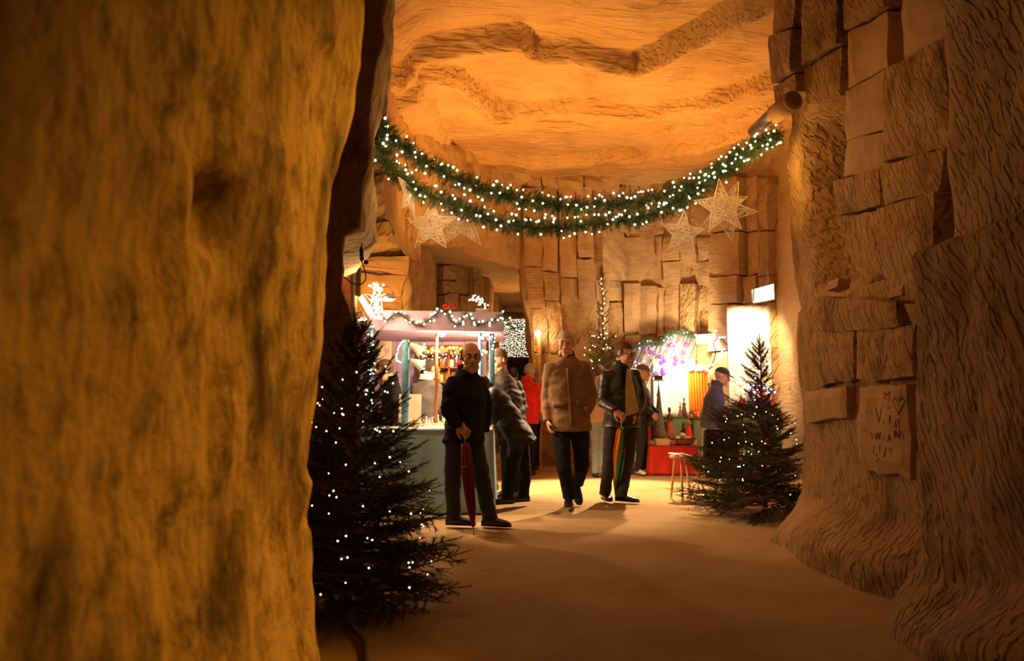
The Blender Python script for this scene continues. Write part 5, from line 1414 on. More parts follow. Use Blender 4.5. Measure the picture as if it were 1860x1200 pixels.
# canopy garland with bow
yc = lambda x: 7.98 + .22 * (x - 684) / 229.0
strand('canopy_garland', 'fir garland with warm lights looped along the lilac canopy', [(690, 572), (705, 580), (722, 568), (740, 580), (760, 592), (780, 580), (800, 566), (812, 566), (822, 586), (838, 588), (846, 568), (860, 586), (880, 588), (900, 580), (914, 572), (925, 582)], .045, 330, 46, 21, .011, yfn=yc, nl=.03, npn=9)
light('canopy_garland_light', 'POINT', tuple(at(740, 585, 7.85)), 2.0, WARM, None, .05)
bw = at(816, 558, 8.05); bow = thing('bow', 'red ribbon bow on top of the canopy garland', 'bow', bw)
for s in (-1, 1):
    MB().tube([(0, 0, 0), (s * .03, -.01, .03), (s * .06, 0, .018), (s * .045, .01, -.01), (0, 0, 0)], [.008, .014, .016, .012, .008], 7).build('loop', M_red, bow, True)
MB().ball((0, -.012, 0), .016).build('knot', M_red, bow, True)
# little lit tree on the canopy
lt = at(872, 561, 8.6); ltree = thing('tabletop_tree', 'tiny lit artificial tree leaning on top of the lilac canopy', 'tree', lt)
V, Fc = [], []
for k in range(60):
    t = rs.random(); a = rs.uniform(0, 6.28); r = .11 * (1 - t) + .02
    c = np.array([.10 - .20 * t, 0, .02 + .10 * t]); needles(V, Fc, c, c + np.array([math.cos(a) * r * .5, math.sin(a) * r * .5, r * .5]), 6, .025, .004, rs)
raw('foliage', V, Fc, M_garland, ltree)['kind'] = 'stuff'
for k in range(34):
    t = rs.random(); bulb(ltree, (.10 - .20 * t + rs.gauss(0, .025), -.03, .03 + .10 * t + rs.gauss(0, .02)), .009, BULB)
MB().box((.03, 0, -.02), (.16, .08, .04), bev=.01).build('base', M_paper, ltree)

# display shelf at the back with its goods
dx0, dx1 = at(762, 700, YB - .1)[0], at(872, 700, YB - .1)[0]
dz1 = at(800, 626, YB - .1)[2]
shelf = thing('display_shelf', 'red backed display shelf full of ornaments in the lilac stall', 'shelf', ((dx0 + dx1) / 2, YB - .12, 0))
w_ = dx1 - dx0
MB().box((0, .06, (.6 + dz1) / 2), (w_, .02, dz1 - .6)).build('back_panel', M_wood, shelf)
shz = [.78, .98, 1.16, 1.34, 1.52, 1.68]
for z in shz: MB().box((0, -.03, z), (w_, .18, .015)).build('shelf_board', M_wood, shelf)
for s in (-1, 0, 1): MB().box((s * (w_ / 2 - .01), -.03, (dz1 + .0) / 2), (.02, .18, dz1)).build('upright', M_wood, shelf)
goods = []
def proto(name, parts):
    out = []
    for pn, mb, mat, sm in parts: out.append((pn, mb, mat, sm))
    return name, out
cols = [('red', M_red), ('orange', M_orange), ('gold', M_gold), ('green', M_greenl), ('white', M_white), ('brown', M_brown)]
meshes = {}
def shared(key, fn, mat, smooth):
    if key not in meshes:
        o = fn().build('tmp', mat, None, smooth); meshes[key] = o.data; bpy.data.objects.remove(o)
    return meshes[key]
def obj_of(name, me, parent, loc=(0, 0, 0)):
    o = bpy.data.objects.new(name, me); COL.objects.link(o); o.parent = parent; o.location = loc; return o
rg = random.Random(77)
for si, z in enumerate(shz):
    x = dx0 + .04; row_ = []
    while x < dx1 - .05:
        cn, cm = rg.choice(cols if rg.random() < .5 else cols[:3]); k = rg.choice(['box', 'ball', 'lantern', 'angel'])
        w = .07 + rg.random() * .03
        loc = (x + w / 2, YB - .17, z + .0078)
        lab_z = ['bottom', 'second', 'third', 'fourth', 'fifth', 'top'][si]
        grp = 'ornaments on the stall shelf'
        if k == 'box':
            t = thing('gift_box', f'small {cn} gift box on the {lab_z} shelf board', 'box', loc, group=grp)
            obj_of('box_body', shared(('b', cn), lambda: MB().box((0, 0, .045), (.07, .06, .09), bev=.004), cm, False), t)
            obj_of('ribbon', shared(('r',), lambda: MB().box((0, 0, .0465), (.014, .063, .094)), M_gold, False), t)
        elif k == 'ball':
            t = thing('glass_bauble', f'shiny {cn} glass bauble on the {lab_z} shelf board', 'bauble', loc, group=grp)
            obj_of('ball', shared(('o', cn), lambda: MB().ball((0, 0, .035), .035, 12, 8), cm, True), t)
            obj_of('cap', shared(('oc',), lambda: MB().lathe([(.01, .066), (.01, .08), (.004, .085)], n=8), M_gold, False), t)
        elif k == 'lantern':
            t = thing('candle_lantern', f'small {cn} candle lantern on the {lab_z} shelf board', 'lantern', loc, group=grp)
            obj_of('lantern_body', shared(('l', cn), lambda: MB().lathe([(.03, 0), (.034, .01), (.034, .075), (.02, .095), (.004, .11)], n=8), cm, False), t)
            obj_of('ring', shared(('lr',), lambda: MB().tube([(.014 * math.cos(a), 0, .122 + .014 * math.sin(a)) for a in np.linspace(0, 6.28, 9)[:-1]], .002, 4, closed=True), M_gold, False), t)
        else:
            t = thing('angel_figure', f'small {cn} angel figure on the {lab_z} shelf board', 'figurine', loc, group=grp)
            obj_of('gown', shared(('a', cn), lambda: MB().lathe([(.032, 0), (.028, .02), (.014, .07), (.008, .08)], n=10), cm, True), t)
            obj_of('head', shared(('ah',), lambda: MB().ball((0, 0, .092), .015), M_cream, True), t)
            obj_of('wings', shared(('aw',), lambda: MB().box((0, .014, .062), (.075, .006, .035), bev=.002), M_gold, False), t)
        row_.append(t); x += w + rg.random() * .02
    number_row(row_, 'ornament')
# hanging ornaments and small lights over the shelf
for i in range(16):
    px = 764 + i * 6.7; py = 628 + rg.randint(0, 9)
    cn, cm = rg.choice(cols[:4])
    p = at(px, py, 9.1)
    if i == 0: hb_ = []
    t = thing('hanging_bauble', f'small {cn} bauble hanging under the lilac canopy', 'bauble', p, group='baubles hanging under the canopy')
    obj_of('ball', shared(('o', cn), lambda: MB().ball((0, 0, .035), .035, 12, 8), cm, True), t, (0, 0, -.035)).scale = (.7, .7, .7)
    MB().tube([(0, 0, .01), (0, 0, zr - p[2])], .0015, 3).build('thread', M_wire, t); hb_.append(t)
number_row(hb_, 'bauble')
light_string('warm light string across the front of the ornament shelf', [at(762 + i * 9, 634 + 10 * ((i * 7) % 3), 9.05) for i in range(13)], 60, 8, .007, .03)
light_string('light string hanging in front of the shelf beside the bell lamps', [at(770, y, 9.0) for y in (622, 640, 660, 676)], 14, 18, .009, .02)
# white articulated desk lamp
dl = at(810, 735, 8.45); dl[2] = TZ + .016
lamp = thing('desk_lamp', 'white articulated work lamp standing on the lilac stall table', 'lamp', dl)
MB().lathe([(.07, 0), (.07, .015), (.02, .025), (.015, .04)], n=16).build('base', M_white, lamp, True)
MB().tube([(0, 0, .04), (-.03, 0, .36)], .011, 8).build('lower_arm', M_white, lamp)
MB().tube([(-.03, 0, .36), (.21, 0, .60)], .011, 8).build('upper_arm', M_white, lamp)
MB().tube([(-.01, 0, .36), (.22, 0, .57)], .006, 6).build('tension_rod', M_white, lamp)
q = Vector((.2, -.2, -.9)).to_track_quat('Z', 'Y').to_matrix()
MB().lathe([(.02, -.05), (.03, 0), (.06, .06), (.075, .10), (.068, .10), (.03, .02)], (.23, 0, .60), 16, M=q).build('shade', M_white, lamp, True)
MB().ball(tuple(Vector((.23, 0, .60)) + q @ Vector((0, 0, .07))), .03).build('bulb', M_lampglow, lamp, True)
lp = Vector(dl) + Vector((.23, 0, .60)) + q @ Vector((0, 0, .12))
light('desk_lamp_light', 'SPOT', tuple(lp), 30, WHITE, (lp.x, lp.y - .2, 0), .03, 130, .6)

# goods on the table
ez_ = at(745, 725, 8.35)
easel = thing('easel_board', 'cream display board propped behind the thick blue post', 'board', (ez_[0], 8.35, TZ + .016))
MB().box((0, 0, .20), (.24, .015, .30), M=Matrix.Rotation(-.16, 3, 'X')).build('panel', M_paper, easel)
for s in (-1, 1): MB().tube([(s * .08, .03, 0), (s * .05, .05, .28)], .007, 5).build('leg', M_wood, easel)
tg = random.Random(5)
def nativity(label, x, y, s, m1, m2):
    t = thing('small_figurine', label, 'figurine', (x, y, TZ + .016), tg.uniform(0, 3), group='small figurines on the stall table')
    MB().lathe([(.024 * s, 0), (.022 * s, .02 * s), (.012 * s, .06 * s), (.014 * s, .07 * s), (.006 * s, .082 * s)], n=10).build('robe', m1, t, True)
    MB().ball((0, 0, .092 * s), .013 * s).build('head', m2, t, True)
    return t
fg_ = []
names = ['white', 'cream', 'gold', 'brown']
mm = [M_white, M_cream, M_gold, M_brown]
for i in range(26):
    x = tx0 + .62 + (tx1 - tx0 - .72) * ((i * 0.381) % 1); y = 7.9 + .62 * ((i * .618) % 1); k = tg.randrange(4)
    fg_ += [nativity(f'tiny {names[k]} figurine standing on the white runner', x, y, tg.uniform(.6, 1.3), mm[k], M_cream)]
number_row(fg_, 'figurine')
for i, (px, lab) in enumerate([(780, 'flat white box of trinkets left on the stall table'), (800, 'flat white box of trinkets near the wooden pole')]):
    p = at(px, 766, 8.0); t = thing('trinket_tray', lab, 'tray', (p[0], 8.02, TZ + .016))
    MB().box((0, 0, .012), (.12, .10, .024), bev=.004).build('tray', M_white, t)
    for k in range(6):
        MB().ball((-.04 + .04 * (k % 3), -.025 + .05 * (k // 3), .034), .014).build('trinket', mm[k % 4], t, True)
# shell or flower shaped ornaments
for i, (px, py, lab) in enumerate([(757, 768, 'pale fan-shaped shell at the front edge of the stall table'), (748, 752, 'pale fan-shaped shell behind the thick blue post')]):
    p = at(px, py, 7.95 + .25 * i); t = thing('shell', lab, 'shell', (p[0], p[1], TZ + .016), .3 * i)
    for k in range(9):
        a = -1.2 + 2.4 * k / 8
        MB().tube([(0, 0, .012), (math.sin(a) * .045, -.01, .012 + .045 * math.cos(a)), (math.sin(a) * .075, 0, .012 + .07 * math.cos(a))], [.006, .011, .005], 6).build('rib', M_cream, t, True)

# doorway frame, cable and plug on the rock at the left
fr = thing('door_frame', 'pale wooden frame leaning on the rock behind the stall corner', 'frame', at(635, 560, 9.2))
o_ = at(635, 560, 9.2)
def rel(px, py, Y): return at(px, py, Y) - o_
MB().tube([rel(600, 487, 9.2), rel(648, 490, 9.2)], .03, 4).build('top_rail', M_paper, fr)
MB().tube([rel(645, 490, 9.2), rel(645, 570, 9.2)], .026, 4).build('stile', M_paper, fr)
MB().box((rel(622, 535, 9.22)), (.32, .02, .62)).build('panel', M_wood, fr)
MB().box((rel(651, 512, 9.18)), (.05, .05, .34)).build('black_edge', M_black, fr)
cb = thing('power_cable', 'black cable with inline plug hanging over the lit left rock', 'cable', at(657, 460, 5.75))
o_ = at(657, 460, 5.75)
def rel2(px, py): return at(px, py, 5.75) - o_
MB().tube(catpts([rel2(656, 390), rel2(657, 430), rel2(657, 455)], 5), .0045, 6).build('lead', M_black, cb)
MB().tube([rel2(656, 448), rel2(656.5, 454), rel2(657, 470), rel2(657, 474)], [.008, .016, .016, .008], 8).build('plug', M_black, cb)
MB().ball(tuple(rel2(665, 476)), .019).build('plug_cap', M_black, cb, True)
MB().tube(catpts([rel2(657, 474), rel2(663, 492), rel2(664, 507), rel2(655, 516), rel2(642, 515), rel2(626, 504), rel2(612, 495)], 6), .0045, 6).build('lead', M_black, cb)
MB().tube([rel2(660, 470), rel2(665, 476)], .004, 5).build('cap_strap', M_black, cb)
wl = MB().tube(catpts([at(x, y, 9.7) for x, y in [(618, 475), (650, 481), (690, 487), (726, 490), (738, 500)]], 6), .008, 5)
tag(wl.build('wall_cable', M_brown), 'thin cable strung across the lit left rock face', 'cable')
# grey hose on the floor by the left tree
hs = MB().tube(catpts([onz(x, y) + np.array([0, 0, .02]) for x, y in [(598, 1085), (612, 1110), (628, 1135), (650, 1158), (664, 1180), (668, 1215), (668, 1260)]], 8), .016, 10)
tag(hs.build('floor_cable', mat_plain('grey_rubber', (.11, .09, .06), .6), None, True), 'thick grey cable lying on the sand below the left tree', 'cable')
# ---- things fixed high on the right corner
cc = at(1440, 183, 6.3)
cv = thing('drain_pipe', 'pale pipe with a round black opening high on the right corner', 'pipe', cc, 0.15)
MB().lathe([(.083, 0), (.083, .30), (.0, .30)], n=24, M=Matrix.Rotation(-math.pi / 2, 3, 'X')).build('pipe_body', M_smooth, cv, True)
MB().lathe([(.083, -.012), (.086, 0), (.066, .004), (.066, -.012)], n=24, M=Matrix.Rotation(-math.pi / 2, 3, 'X')).build('rim', M_smooth, cv, True)
MB().lathe([(.066, -.004), (.0, -.004)], n=24, M=Matrix.Rotation(-math.pi / 2, 3, 'X')).build('opening', M_black, cv)  # flat black disc, painted shade in place of a hollow mouth
g0, g1_ = at(1405, 205, 6.7), at(1368, 238, 7.3)
gb = thing('gutter_tube', 'grey tube slanting off the rock just left of the round pipe', 'pipe', g0)
MB().tube([(0, 0, 0), tuple(g1_ - g0)], .055, 14).build('tube_body', M_grey, gb, True)
MB().tube([(-.01, -.06, 0), tuple(np.array([-.02, -.1, -.02]))], .012, 6).build('bolt', M_steel, gb)
# dusty canvas flap below it
# ================================================================= RIGHT STALL
M_green = mat_plain('sage_cloth', (0.17, 0.22, 0.11), .85, var=.12, bump=.1, bscale=200)
M_redcloth = mat_plain('red_cloth', (0.70, 0.035, 0.012), .8, var=.12, bump=.2, bscale=150, sheen=.3)
M_orangecloth = mat_plain('orange_satin', (0.90, 0.24, 0.02), .45, var=.15, scale=8)
M_fur = mat_plain('white_fleece', (0.85, 0.80, 0.72), .9, var=.05, bump=.6, bscale=90)
M_net = mat_plain('pale_net', (0.50, 0.46, 0.42), .9, var=.15, scale=20)
M_violet = mat_plain('violet_petals', (0.16, 0.06, 0.45), .6, var=.3, scale=20)
M_tinsel = mat_plain('green_tinsel', (0.06, 0.17, 0.09), .5, var=.4, scale=30)
M_ebony = mat_plain('dark_carved_wood', (0.10, 0.05, 0.03), .5, var=.25, scale=30)
M_stripe = mat_plain('red_brown_print', (0.42, 0.10, 0.04), .7, var=.6, scale=55)
M_coneg = mat_plain('grey_bark', (0.20, 0.15, 0.12), .8, var=.35, scale=25, bump=.6)
M_bread = mat_plain('pale_gourd', (0.75, 0.60, 0.42), .7, var=.15)
M_wick = mat_plain('wicker', (0.40, 0.22, 0.09), .7, var=.35, scale=60, bump=.6, bscale=120)
M_boxlamp = mat_emit('box_lamp_glow', (1.0, 0.95, 0.86), 9)
M_pinkl = mat_plain('pink_lacquer', (0.75, 0.12, 0.25), .4)

def cloth_table(label, clabel, x0, x1, y0, y1, z, mat, zbot=.012, fold=.012, nf=16, seed=1):
    t = thing('stall_table', label, 'table', ((x0 + x1) / 2, (y0 + y1) / 2, 0))
    cx, cy = (x0 + x1) / 2, (y0 + y1) / 2
    MB().box((0, 0, z - .03), (x1 - x0 - .05, y1 - y0 - .05, .03)).build('table_top', M_tan, t)
    for sx in (-1, 1):
        for sy in (-1, 1): MB().box((sx * (x1 - x0) * .4, sy * (y1 - y0) * .4, (z - .05) / 2), (.04, .04, z - .05)).build('leg', M_tan, t)
    cloth_skirt(x0, x1, y0, y1, zbot, z, mat, 'tablecloth', clabel, fold=fold, nf=nf, seed=seed, flare=.02)
GZ = at(1215, 756, 12.7)[2]
gx0, gx1 = at(1176, 756, 12.7)[0], at(1249, 756, 12.7)[0]
cloth_table('table under the sage cloth behind the red one', 'sage green cloth on the table behind the carved figures', gx0, gx1, 12.62, 13.2, GZ, M_green, seed=2)
hx0, hx1 = at(1257, 756, 12.6)[0], at(1318, 756, 12.6)[0]
cloth_table('table under the sage cloth beside the capped vendor', 'sage green cloth on the table beside the capped vendor', hx0, hx1, 12.5, 12.95, GZ - .02, M_green, seed=3)
RZ = at(1215, 809, 12.0)[2]
rx0, rx1 = at(1180, 809, 12.0)[0], at(1264, 809, 12.0)[0]
cloth_table('low table under the red cloth', 'bright red cloth draped over the low table by the aisle', rx0, rx1, 11.95, 12.42, RZ, M_redcloth, fold=.022, nf=28, seed=5)
kx0, kx1 = at(1350, 745, 11.2)[0], at(1415, 745, 11.2)[0]
KZ = at(1370, 742, 11.2)[2]
cloth_table('goods table behind the right fir tree', 'sage cloth on the goods table behind the right fir tree', kx0, kx1, 11.15, 11.8, KZ, M_green, seed=6)

# carved figures standing between the red and green tables
def carved(label, px, ytop, ybot, Y, mskirt, mskin, tall=True, seed=0):
    b = at(px, ybot, Y); tpt = at(px, ytop, Y); H = tpt[2] - b[2]
    t = thing('carved_figure', label, 'figurine', b)
    h = H
    MB().lathe([(.17 * h, 0), (.165 * h, .08 * h), (.12 * h, .35 * h), (.085 * h, .52 * h), (.07 * h, .56 * h)], n=14).build('skirt', mskirt, t, True)
    MB().lathe([(.062 * h, .54 * h), (.075 * h, .62 * h), (.085 * h, .70 * h), (.05 * h, .76 * h), (.03 * h, .79 * h), (.028 * h, .83 * h)], n=12).build('torso', mskin, t, True)
    MB().ball((0, -.005 * h, .90 * h), (.055 * h, .065 * h, .085 * h)).build('head', mskin, t, True)
    MB().ball((0, .02 * h, .95 * h), (.05 * h, .05 * h, .05 * h)).build('headscarf', mskirt, t, True)
    for s in (-1, 1):
        MB().tube([(s * .08 * h, 0, .72 * h), (s * .11 * h, -.04 * h, .60 * h), (s * .03 * h, -.10 * h, .56 * h)], [.025 * h, .02 * h, .016 * h], 7).build('arm', mskin, t, True)
    return t
def stand(px, Y, ztop, label):
    b = at(px, 800, Y)
    t = thing('plinth', label, 'plinth', (b[0], Y, 0))
    MB().box((0, 0, ztop / 2), (.22, .2, ztop), bev=.01).build('block', M_tan, t)
zpl = at(1217, 795, 12.5)[2] - .002
stand(1217, 12.50, zpl, 'low wooden plinth under the striped carved figure')
carved('carved dark figure in a striped red skirt before the sage cloth', 1217, 739, 795, 12.50, M_stripe, M_ebony)
stand(1251, 12.50, at(1251, 797, 12.5)[2] - .002, 'low wooden plinth under the red robed figure')
carved('red robed carved figure in the gap between the sage tables', 1251, 752, 797, 12.50, M_redcloth, M_brown)
stand(1177, 12.50, at(1177, 800, 12.5)[2] - .002, 'low wooden plinth beside the capped man in dark jacket')
carved('small red carved figure half hidden by the man in dark jacket', 1177, 752, 800, 12.50, M_redcloth, M_ebony)
stand(1198, 12.45, at(1198, 795, 12.45)[2] - .002, 'low wooden plinth under the spire-shaped sculpture')
b = at(1198, 795, 12.45)
sp = thing('spire_sculpture', 'slender grey spire sculpture with a flat block above it', 'sculpture', b)
hh = at(1198, 697, 12.45)[2] - b[2]
MB().lathe([(.13, 0), (.12, .06), (.09, .2 * hh), (.06, .42 * hh), (.04, .62 * hh), (.022, .85 * hh), (.006, hh)], n=12).build('spire', M_coneg, sp, True)
MB().tube([(0, 0, hh * .9), (0, 0, hh + .06)], .006, 5).build('pin', M_black, sp)
MB().box((0, 0, hh + .10), (.13, .05, .07), bev=.006).build('block', M_ebony, sp)
MB().box((0, 0, hh + .055), (.15, .06, .015)).build('ledge', M_coneg, sp)
# figures up on the sage cloth, in front of the glare
for i, (px, y0, m, lab) in enumerate([(1243, 722, M_ebony, 'thin dark standing figure on the sage cloth by the orange curtain'), (1236, 730, M_brown, 'short brown figure on the sage cloth left of the thin dark one')]):
    carved(lab, px, y0, 755.5, 12.68, m, m)
for i, (px, py, m, lab) in enumerate([(1262, 748, M_red, 'small red jar on the right sage cloth'), (1268, 749, M_orange, 'small orange jar on the right sage cloth'), (1275, 748, M_greenl, 'small green jar nearest the capped vendor')]):
    p = at(px, 756, 12.6); t = thing('jar', lab, 'jar', (p[0], 12.6, GZ - .018))
    MB().lathe([(.025, 0), (.03, .02), (.03, .06), (.02, .075)], n=12).build('jar_body', m, t, True)
    MB().lathe([(.022, .075), (.022, .09), (.005, .095)], n=12).build('lid', M_cream, t, True)
# red table goods
def ontab(px, Y): return (at(px, 800, Y)[0], Y, RZ + .004)
t = thing('cream_box', 'open cream box on the red cloth', 'box', ontab(1202, 12.08)); bx = MB()
for (cx, cy, dx, dy) in [(0, -.06, .22, .012), (0, .06, .22, .012), (-.105, 0, .012, .12), (.105, 0, .012, .12)]: MB().box((cx, cy, .05), (dx, dy, .10)).build('side', M_bread, t)
MB().box((0, 0, .006), (.2, .11, .01)).build('bottom', M_bread, t)
t = thing('wicker_tray', 'wide wicker tray of gourds on the red cloth', 'basket', ontab(1240, 12.18))
MB().lathe([(.10, 0), (.16, .02), (.20, .09), (.21, .095), (.19, .08), (.15, .03), (.0, .02)], n=22).build('bowl', M_wick, t, True)
MB().tube([(.205 * math.cos(a), .205 * math.sin(a), .095) for a in np.linspace(0, 6.28, 25)[:-1]], .01, 6, closed=True).build('rim', M_ebony, t)
gr = random.Random(8)
for i in range(7):
    a = i * .9; r = .10 if i else 0
    lab = ['largest pale gourd in the middle of the wicker tray', 'brown gourd at the right of the wicker tray', 'pale gourd at the back of the wicker tray', 'dark gourd at the back left of the wicker tray', 'pale gourd at the left of the wicker tray', 'brown gourd at the front left of the wicker tray', 'pale gourd at the front of the wicker tray'][i]
    o = ontab(1240, 12.18); p = (o[0] + r * math.cos(a), o[1] + r * math.sin(a), RZ + .09 + (.05 if i == 0 else 0))
    gt = thing('gourd', lab, 'gourd', p, group='gourds in the wicker tray')
    MB().lathe([(.012, -.04), (.045, -.03), (.055, 0), (.04, .03), (.02, .05), (.008, .07)], n=12, M=Matrix.Rotation(1.2, 3, 'X') @ Matrix.Rotation(a, 3, 'Y')).build('gourd_body', [M_bread, M_brown, M_bread, M_ebony, M_bread, M_brown, M_bread][i], gt, True)
for i, (px, py, m, lab) in enumerate([(1185, 0, M_wick, 'small round basket at the left end of the red cloth'), (1222, 0, M_wick, 'small round basket in front of the wicker tray')]):
    t = thing('small_basket', lab, 'basket', ontab(px, 12.02 + .02 * i))
    MB().lathe([(.04, 0), (.055, .03), (.06, .06), (.05, .055), (.035, .02)], n=14).build('basket_body', m, t, True)
    for k in range(5):
        a = k * 1.26; MB().ball((.03 * math.cos(a), .03 * math.sin(a), .062), .022).build('nut', [M_tan, M_brown, M_bread][k % 3], t, True)
for i in range(9):
    px = 1190 + i * 5.2
    t = thing('wooden_animal', f'small {"tan" if i % 2 else "dark"} wooden animal on the red cloth', 'figurine', (at(px, 800, 12.3)[0], 12.34, RZ + .004), gr.uniform(-.6, .6), group='wooden animals on the red cloth')
    m = M_tan if i % 2 else M_ebony
    MB().ball((0, 0, .065), (.045, .02, .024)).build('body', m, t, True)
    MB().ball((.045, 0, .095), (.02, .014, .018)).build('head', m, t, True)
    for sx in (-.025, .025):
        for sy in (-.01, .01): MB().tube([(sx, sy, .06), (sx, sy, 0)], .006, 5).build('leg', m, t)
    an_ = (an_ if i else []) + [t]
number_row(an_, 'animal')
# orange curtain on its stand, topped with fleece
def curtain(label, px0, px1, y0, y1, Y, mat, name, cat, amp=.03, waves=7):
    A, B = at(px0, y0, Y), at(px1, y0, Y); zt, zb = A[2], at(px0, y1, Y)[2]
    n = 60; V = []; Fc = []
    o0 = np.array([(A[0] + B[0]) / 2, Y, zb])
    for i in range(n):
        f = i / (n - 1); x = A[0] + (B[0] - A[0]) * f
        for k in range(10):
            g = k / 9
            V.append((x - o0[0], amp * (0.4 + .6 * g) * math.sin(waves * 2 * math.pi * f + .6 * math.sin(5 * g)), (zt - zb) * (1 - g)))
    for i in range(n - 1):
        for k in range(9): Fc.append((i * 10 + k, (i + 1) * 10 + k, (i + 1) * 10 + k + 1, i * 10 + k + 1))
    t = thing(name, label, cat, o0)
    o = raw('drape', V, Fc, mat, t, True); m = o.modifiers.new('thickness', 'SOLIDIFY'); m.thickness = .006
    MB().tube([(A[0] - o0[0] - .03, 0, zt - zb), (B[0] - o0[0] + .03, 0, zt - zb)], .012, 8).build('rod', M_tan, t)
    return t
ct = curtain('glossy orange curtain hanging in folds behind the sage tables', 1250, 1285, 676, 752, 12.72, M_orangecloth, 'curtain', 'curtain')
fb = at(1266, 668, 12.70)
fl_ = thing('fleece', 'white fleece heaped on top of the orange curtain', 'fleece', fb)
MB().ball((0, 0, 0), (.14, .06, .055), 14, 8).build('fleece_body', M_fur, fl_, True)
for i in range(9): MB().ball((-.12 + .03 * i, -.03 + .02 * (i % 3), .03 * (i % 2) - .02), .045, 8, 6).build('tuft', M_fur, fl_, True)
# white backdrops that the stall floods burn out
curtain('white backdrop cloth behind the sage cloth, dazzling in the flood light', 1186, 1262, 652, 756, 13.3, M_whitecloth, 'backdrop', 'backdrop', .02, 5)
curtain('tall white backdrop cloth beside the right rock, burnt out by a lamp', 1320, 1398, 556, 745, 12.0, M_whitecloth, 'backdrop', 'backdrop', .02, 5)
light('stall_flood_light', 'SPOT', tuple(at(1228, 640, 12.2)), 120, WHITE, tuple(at(1226, 705, 13.3)), .06, 80, .6)
light('stall_flood_light', 'SPOT', tuple(at(1365, 552, 11.2)), 150, WHITE, tuple(at(1358, 640, 12.0)), .06, 95, .6)
light('aisle_flood_light', 'SPOT', (2.5, 11.9, 3.6), 1700, WHITE, (0.95, 9.6, 0), .08, 52, .5)
light('stall_wash_light', 'SPOT', tuple(at(1262, 640, 12.4)), 170, WHITE, tuple(at(1190, 530, 14.1)), .1, 100, .8)
# net with diagonal tinsel and violet flowers
nA = [(1150, 632), (1176, 622), (1196, 626), (1212, 612), (1228, 604), (1262, 612)]
nB = [(1150, 742), (1166, 742), (1180, 742), (1196, 742), (1216, 742), (1240, 742)]
net = thing('net_drape', 'pale net with diagonal tinsel strands pinned to the rock', 'net', (0, 0, 0))
V = []; Fc = []
for (a, b) in zip(nA, nB):
    for k in range(9):
        f = k / 8; V.append(at(a[0] + (b[0] - a[0]) * f, a[1] + (b[1] - a[1]) * f, 13.42 + .05 * math.sin(k + a[0])))
for i in range(5):
    for k in range(8): Fc.append((i * 9 + k, (i + 1) * 9 + k, (i + 1) * 9 + k + 1, i * 9 + k + 1))
o = raw('net_cloth', V, Fc, M_net, net, True); m = o.modifiers.new('thickness', 'SOLIDIFY'); m.thickness = .004
nr = random.Random(2)
for i in range(22):
    x0 = 1160 + i * 5.4; y0 = np.interp(x0, [a for a, _ in nA], [b for _, b in nA]) + 3
    L = nr.uniform(60, 110)
    p = [at(x0 - L * .45 * f, y0 + L * f, 13.33 - .03 * (i % 2)) for f in (0, .35, .7, 1)]
    MB().tube(catpts(p, 3), .008, 5).build('tinsel_strand', [M_tinsel, M_net, M_violet][i % 3], net)
for i in range(18):
    x = nr.uniform(1158, 1250); y = np.interp(x, [a for a, _ in nA], [b for _, b in nA]) + nr.uniform(10, 60)
    c = at(x, y, 13.28)
    for k in range(3): pass
    MB().ball(tuple(c), (.045, .03, .04), 7, 5).build('violet_flower', M_violet, net)
for i in range(34):
    x = nr.uniform(1152, 1235); y = np.interp(x, [a for a, _ in nA], [b for _, b in nA]) + nr.uniform(6, 85)
    bulb(net, at(x, y, 13.24), .013, BULB_B if i % 2 else BULB_S)
strand('tinsel_garland', 'dark green tinsel garland edging the top of the net', nA, .055, 260, 12, 31, .012, yfn=lambda x: 13.3, nl=.04, mat=M_tinsel, data=BULB_B)
light_string('violet light string looping between the two box lamps', [at(x, y, 12.5) for x, y in [(1300, 600), (1306, 622), (1314, 612), (1310, 640), (1300, 660), (1286, 672), (1316, 650), (1322, 632)]], 20, 9, .016, .04, BULB_B)
cbx = MB().tube(catpts([at(x, y, 12.6) for x, y in [(1284, 676), (1294, 660), (1300, 640), (1296, 622), (1310, 615), (1326, 632)]], 6), .010, 6)
tag(cbx.build('hanging_cable', M_brown), 'brown cable curling down the rock above the capped vendor', 'cable')
# box lamps on the rock
def box_lamp(label, quad, Y, e, tgt):
    c = np.mean([at(x, y, Y) for x, y in quad], 0)
    l = thing('box_lamp', label, 'lamp', c)
    P_ = [at(x, y, Y) - c for x, y in quad]
    dp = np.array([0, .07, 0])
    vs = P_ + [p * .9 + dp for p in P_]
    vs2 = [p * 1.06 + np.array([0, .012, 0]) for p in P_] + [p * 1.0 + dp * 1.4 for p in P_]
    fs = [(0, 1, 2, 3), (7, 6, 5, 4), (0, 4, 5, 1), (1, 5, 6, 2), (2, 6, 7, 3), (3, 7, 4, 0)]
    raw('diffuser', vs, fs, M_boxlamp, l); raw('housing', vs2, fs, M_white, l)
    light('box_lamp_light', 'SPOT', tuple(c + np.array([0, -.12, -.05])), e, WHITE, tgt, .08, 150, .7)
    return l
box_lamp('white box lamp on the rock above the orange curtain', [(1266, 608), (1297, 606), (1297, 622), (1267, 624)], 13.0, 60, tuple(at(1280, 700, 13.4)))
bl = box_lamp('tilted white box lamp beside the right rock edge', [(1368, 526), (1405, 516), (1406, 542), (1370, 549)], 10.2, 40, tuple(at(1385, 640, 12.3)))
MB().box((-.135, -.01, -.01), (.012, .03, .17)).build('green_edge', M_greenl, bl)
